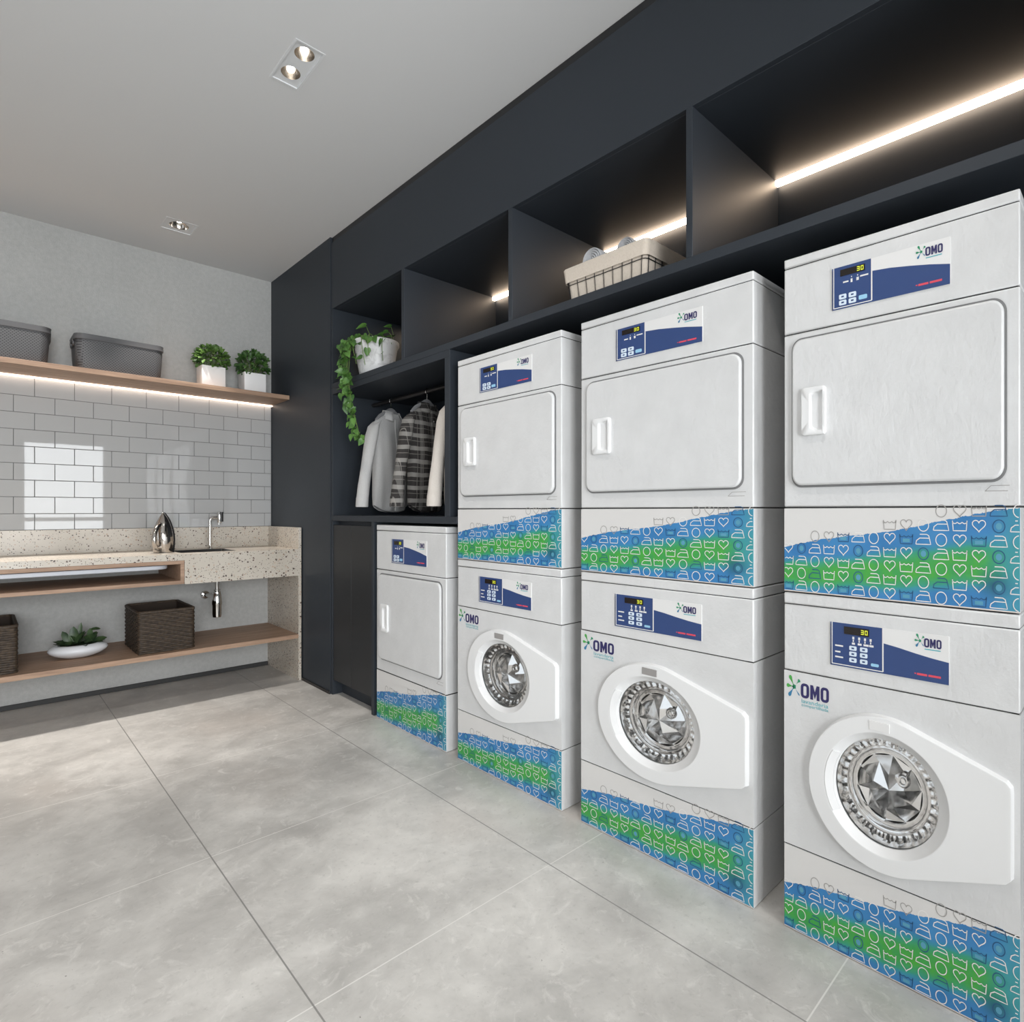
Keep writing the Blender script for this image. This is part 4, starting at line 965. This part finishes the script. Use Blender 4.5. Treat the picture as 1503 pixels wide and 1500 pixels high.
# ------------------------------------------------------------------ shirts on hangers (local: x across the front, y towards the back, z up from the rail)
def shirt(loc, rz, mat, label, hlabel, coll=True):
    X, Y, Z = loc
    h = thing('clothes_hanger', hlabel, 'hanger', (X, Y, Z - .10), 'clothes hangers on the wardrobe rail'); h.rotation_euler = (0, 0, rz)
    O = (X, Y, Z); P = lambda x, y, z: (O[0] + x, O[1] + y, O[2] + z)
    m = MB(); hk = [P(0, .0, -.072), P(0, 0, -.045)]
    for i in range(11): a = -PI / 2 + i / 10 * 1.35 * PI; hk.append(P(.0175 * math.cos(a) * -1, 0, .0 + .0175 * math.sin(a) * 1.0 - .0))
    m.tube(hk, .0022, 6); m.build('hook', 'chrome', h)
    m = MB(); m.tube([P(-.150, 0, -.146), P(-.11, 0, -.112), P(-.055, 0, -.086), P(-.02, 0, -.070), P(0, 0, -.066), P(.02, 0, -.070), P(.055, 0, -.086), P(.11, 0, -.112), P(.150, 0, -.146)], [.009, .011, .013, .016, .0175, .016, .013, .011, .009], 10)
    m.build('hanger_arms', 'hanger_felt', h, ang=60)
    s = thing('hanging_shirt', label, 'shirt', (X, Y, Z - .745), 'shirts hanging in the wardrobe niche'); s.rotation_euler = (0, 0, rz)
    # torso: stacked rings from hem to neck
    n = 56; loops = []
    def ring(z, hw, dp, fold, hem=0):
        L = []
        for j in range(n):
            a = 2 * PI * j / n; cx, sy = math.cos(a), math.sin(a)
            x = .925 * hw * (abs(cx) ** .8) * (1 if cx >= 0 else -1); y = dp * (abs(sy) ** .7) * (1 if sy >= 0 else -1)
            f = fold * (math.sin(x * 46 + 1.3) * .6 + math.sin(x * 83 + z * 5) * .4)
            zz = z + hem * (abs(cx) ** 2.2)
            L.append(P(x, y + f, zz))
        return L
    for z, hw, dp, fo_, hem in ((-.745, .180, .026, .014, .045), (-.735, .181, .034, .014, .044), (-.66, .181, .046, .012, .02), (-.56, .180, .052, .009, 0), (-.45, .180, .055, .007, 0), (-.34, .183, .054, .005, 0), (-.26, .187, .050, .003, 0), (-.20, .190, .043, .002, 0), (-.170, .184, .036, .001, 0), (-.145, .160, .031, 0, 0), (-.122, .118, .030, 0, 0), (-.104, .076, .034, 0, 0), (-.094, .058, .040, 0, 0)):
        loops.append(ring(z, hw, dp, fo_, hem))
    inner = [[P((q[0] - O[0]) * .96, (q[1] - O[1]) * .85, q[2] - O[2] + .001) for q in L] for L in (loops[0], loops[1], loops[2])]
    m = MB(); m.loft([inner[2], inner[1], inner[0]] + loops, 0, True, False); m.build('torso', mat, s, ang=70)
    # sleeves hang from the shoulders
    for sd in (-1, 1):
        path = [(sd * .148, 0, -.160, .028, .036), (sd * .172, 0, -.186, .036, .040), (sd * .192, 0, -.25, .036, .042), (sd * .216, .002, -.35, .035, .041), (sd * .240, .004, -.46, .034, .040), (sd * .262, .004, -.57, .033, .039), (sd * .279, .002, -.662, .033, .039)]
        L2 = []
        for i, (x, y, z, rx, ry) in enumerate(path):
            L2.append([P(x + rx * math.cos(2 * PI * j / 24) * (1 + .07 * math.sin(3 * 2 * PI * j / 24 + i * 1.1)), y + ry * math.sin(2 * PI * j / 24) * (1 + .08 * math.sin(2 * 2 * PI * j / 24 + i * 1.7)), z - .014 * sd * math.cos(2 * PI * j / 24) * (1 if i < 2 else .3)) for j in range(24)])
        m = MB(); m.loft(L2, 0, True, True); sl = m.build('sleeve', mat, s, ang=70)
        x, y, z, rx, ry = path[-1]
        m = MB(); C_ = lambda k, dz, dx=0: [P(x + dx + rx * k * math.cos(2 * PI * j / 24), y + ry * k * math.sin(2 * PI * j / 24), z + dz) for j in range(24)]
        m.loft([C_(1.0, .012), C_(1.06, .008), C_(1.07, -.045, sd * .004), C_(1.03, -.050, sd * .004), C_(.9, -.046, sd * .004), C_(.85, -.02)], 0, False, True); m.build('cuff', mat, sl, ang=60)
    # collar: stand plus two turned-down leaves, open at the front
    m = MB(); A = []; B = []; C2 = []; D2 = []
    for i in range(25):
        a = math.radians(-62 + (304) * i / 24) ; cx, sy = math.cos(a), math.sin(a)
        f = abs(i - 12) / 12
        x, y = .058 * cx, .041 * sy
        A.append(P(x, y, -.098 - .008 * f)); B.append(P(x * 1.03, y * 1.03, -.062 - .022 * f)); C2.append(P(x * 1.14, y * 1.14, -.060 - .024 * f)); D2.append(P(x * (1.40 + .35 * f), y * 1.35 - .012 * f, -.098 - .052 * f))
    m.loft([A, B, C2, D2], 0, False, False, closed=False); m.build('collar', mat, s, ang=70, solid=.003)
    # placket with buttons down the front
    m = MB(); pts = [(-.016, z) for z in (-.735, -.6, -.45, -.3, -.2, -.13)]
    yf = lambda z: -(.060 if -.68 < z < -.25 else .046 if z < -.1 else .04) - .004
    L1 = [P(-.016, yf(z), z) for _, z in pts]; L2 = [P(.016, yf(z), z) for _, z in pts]; L3 = [P(.016, yf(z) + .010, z) for _, z in pts]; L4 = [P(-.016, yf(z) + .010, z) for _, z in pts]
    m.loft([L1, L2, L3, L4, L1], 0, False, False, closed=False); pk = m.build('placket', mat, s, ang=60)
    for k in range(6):
        z = -.19 - .095 * k; m = MB(); 
        m.loft([[P(.0055 * q * math.cos(2 * PI * j / 12), yf(z) + dy, z + .0055 * q * math.sin(2 * PI * j / 12)) for j in range(12)] for q, dy in ((1, .001), (1, -.0022), (.8, -.003))], 0, False, True); m.build('button', 'shirt_button', pk)
RX = 2.0536
shirt((RX, 3.405, 1.957), math.radians(20), 'shirt_grey', 'plain light grey shirt beside the trailing vine', 'hanger carrying the plain light grey shirt')
shirt((RX, 2.985, 1.957), math.radians(18), 'shirt_plaid', 'dark plaid shirt hanging between two plain shirts', 'hanger carrying the dark plaid shirt')
shirt((RX, 2.615, 1.957), math.radians(18), 'shirt_cream', 'pale cream shirt mostly hidden behind the wardrobe post', 'hanger carrying the pale cream shirt')

# ------------------------------------------------------------------ recessed ceiling lamps
def downlight(label, x0, x1, y0, y1, spots):
    t = thing('recessed_downlight', label, 'ceiling light', ((x0 + x1) / 2, (y0 + y1) / 2, CZ), 'recessed ceiling lights'); zt = CZ + .012
    m = MB(); w = .006
    e = .0025
    for b in ((x0 - e, x1 + e, y0 - e, y0 + w), (x0 - e, x1 + e, y1 - w, y1 + e), (x0 - e, x0 + w, y0 + w, y1 - w), (x1 - w, x1 + e, y0 + w, y1 - w)): m.box(*b, CZ - .0018, CZ - .0002)
    for b in ((x0, x1, y0, y0 + w), (x0, x1, y1 - w, y1), (x0, x0 + w, y0 + w, y1 - w), (x1 - w, x1, y0 + w, y1 - w)): m.box(*b, CZ - .0002, CZ + .02)
    m.build('trim_frame', 'lamp_frame', t)
    # face plate with round openings: one strip per spot
    ys = [y0 + w] + [(spots[i][1] + spots[i + 1][1]) / 2 for i in range(len(spots) - 1)] + [y1 - w]; n = 48
    m = MB()
    for i, (sx, sy, r) in enumerate(spots):
        rc = [(x0 + w + .001, ys[i]), (x1 - w - .001, ys[i]), (x1 - w - .001, ys[i + 1]), (x0 + w + .001, ys[i + 1])]
        P = ray_outline(rc, (sx, sy), n)
        for cpt in rc: P[min(range(n), key=lambda k: math.dist(P[k], cpt))] = cpt
        m.loft([[(a, b, CZ + .003) for a, b in P], [(sx + r * math.cos(2 * PI * k / n), sy + r * math.sin(2 * PI * k / n), CZ + .003) for k in range(n)]], 0, False, False)
    m.build('face_plate', 'lamp_frame', t, smooth=False)
    for sx, sy, r in spots:
        q = MB(); q.lathe([(r, .003), (r * .98, .010), (r * .86, .030), (r * .62, .046), (.001, .050)], (sx, sy, CZ), n=36); rf = q.build('reflector', 'reflector', t, ang=50)
        q = MB(); q.lathe([(.001, .026), (r * .24, .027), (r * .34, .032), (r * .30, .040), (.001, .044)], (sx, sy, CZ), n=24); q.build('bulb', 'bulb_glow', rf, ang=60)
downlight('double recessed ceiling light with two warm spots side by side', .915, 1.0325, 2.214, 2.4805, [(.9735, 2.272, .0385), (.9725, 2.407, .0385)])
downlight('single recessed ceiling light above the terrazzo counter', .882, 1.059, 4.097, 4.274, [(.969, 4.183, .055)])

# ------------------------------------------------------------------ light
def area(name, loc, rot, sx, sy, power, col=(1, 1, 1)):
    l = bpy.data.lights.new(name, 'AREA'); l.shape = 'RECTANGLE'; l.size = sx; l.size_y = sy; l.energy = power; l.color = col
    o = bpy.data.objects.new(name, l); COL.objects.link(o); o.location = loc; o.rotation_euler = rot; return o
def spot(name, x, y, power, ang=110, blend=.6, size=.05, col=(1, .95, .89)):
    l = bpy.data.lights.new(name, 'SPOT'); l.energy = power; l.spot_size = math.radians(ang); l.spot_blend = blend; l.shadow_soft_size = size; l.color = col
    o = bpy.data.objects.new(name, l); COL.objects.link(o); o.location = (x, y, CZ - .004); return o
area('added_window_light', (XL - .12, 1.45, 1.475), (0, -PI / 2, 0), 2.2, 3.4, 4, (.93, .97, 1))  # added light at the unseen left window
area('door_daylight', (1.085, YF - .12, 1.2), (PI / 2, 0, 0), 1.0, 2.2, 60, (.95, .98, 1))
area('added_window_light', (-.775, YF - .12, 1.525), (PI / 2, 0, 0), 1.9, 2.1, 235, (.95, .98, 1))  # added light at the unseen rear window, brightens the machine sides
for x in (.969, .25, -.45, -1.15): spot('counter_spot', x, 4.184, 120, 56, .55, .03)  # first is the single ceiling lamp; the others are added to brighten the floor
for y in (2.34, .45, -1.3):
    for x in (.973, -.55): spot('room_spot', x, y, 56, 120, .9)  # one sits at the double lamp; the rest are unseen, added for room light
area('bay_light', (BACK - .02, 3.22, 2.553), (0, 0, 0), .015, .8, 1.6, (1, .80, .60))
w = bpy.data.worlds.new('World'); SC.world = w; w.use_nodes = True
w.node_tree.nodes['Background'].inputs[0].default_value = (.85, .93, 1, 1); w.node_tree.nodes['Background'].inputs[1].default_value = 1.0

# ------------------------------------------------------------------ camera and view
cam = bpy.data.cameras.new('camera'); co = bpy.data.objects.new('camera', cam); COL.objects.link(co)
cam.sensor_fit = 'HORIZONTAL'; cam.sensor_width = 36; cam.lens = 20.4431; cam.clip_start = .02
co.location = (0, 0, 1.22); co.rotation_euler = (PI / 2, 0, math.radians(-42.8343)); SC.camera = co
vs = SC.view_settings; vs.view_transform = 'Standard'; vs.look = 'None'; vs.gamma = 1; vs.use_curve_mapping = False; vs.exposure = 0
SC.cycles.max_bounces = 10; SC.cycles.transmission_bounces = 10; SC.cycles.glossy_bounces = 6; SC.cycles.diffuse_bounces = 5
SC.cycles.use_denoising = True; SC.cycles.sample_clamp_indirect = 4; SC.cycles.caustics_reflective = False; SC.cycles.caustics_refractive = False
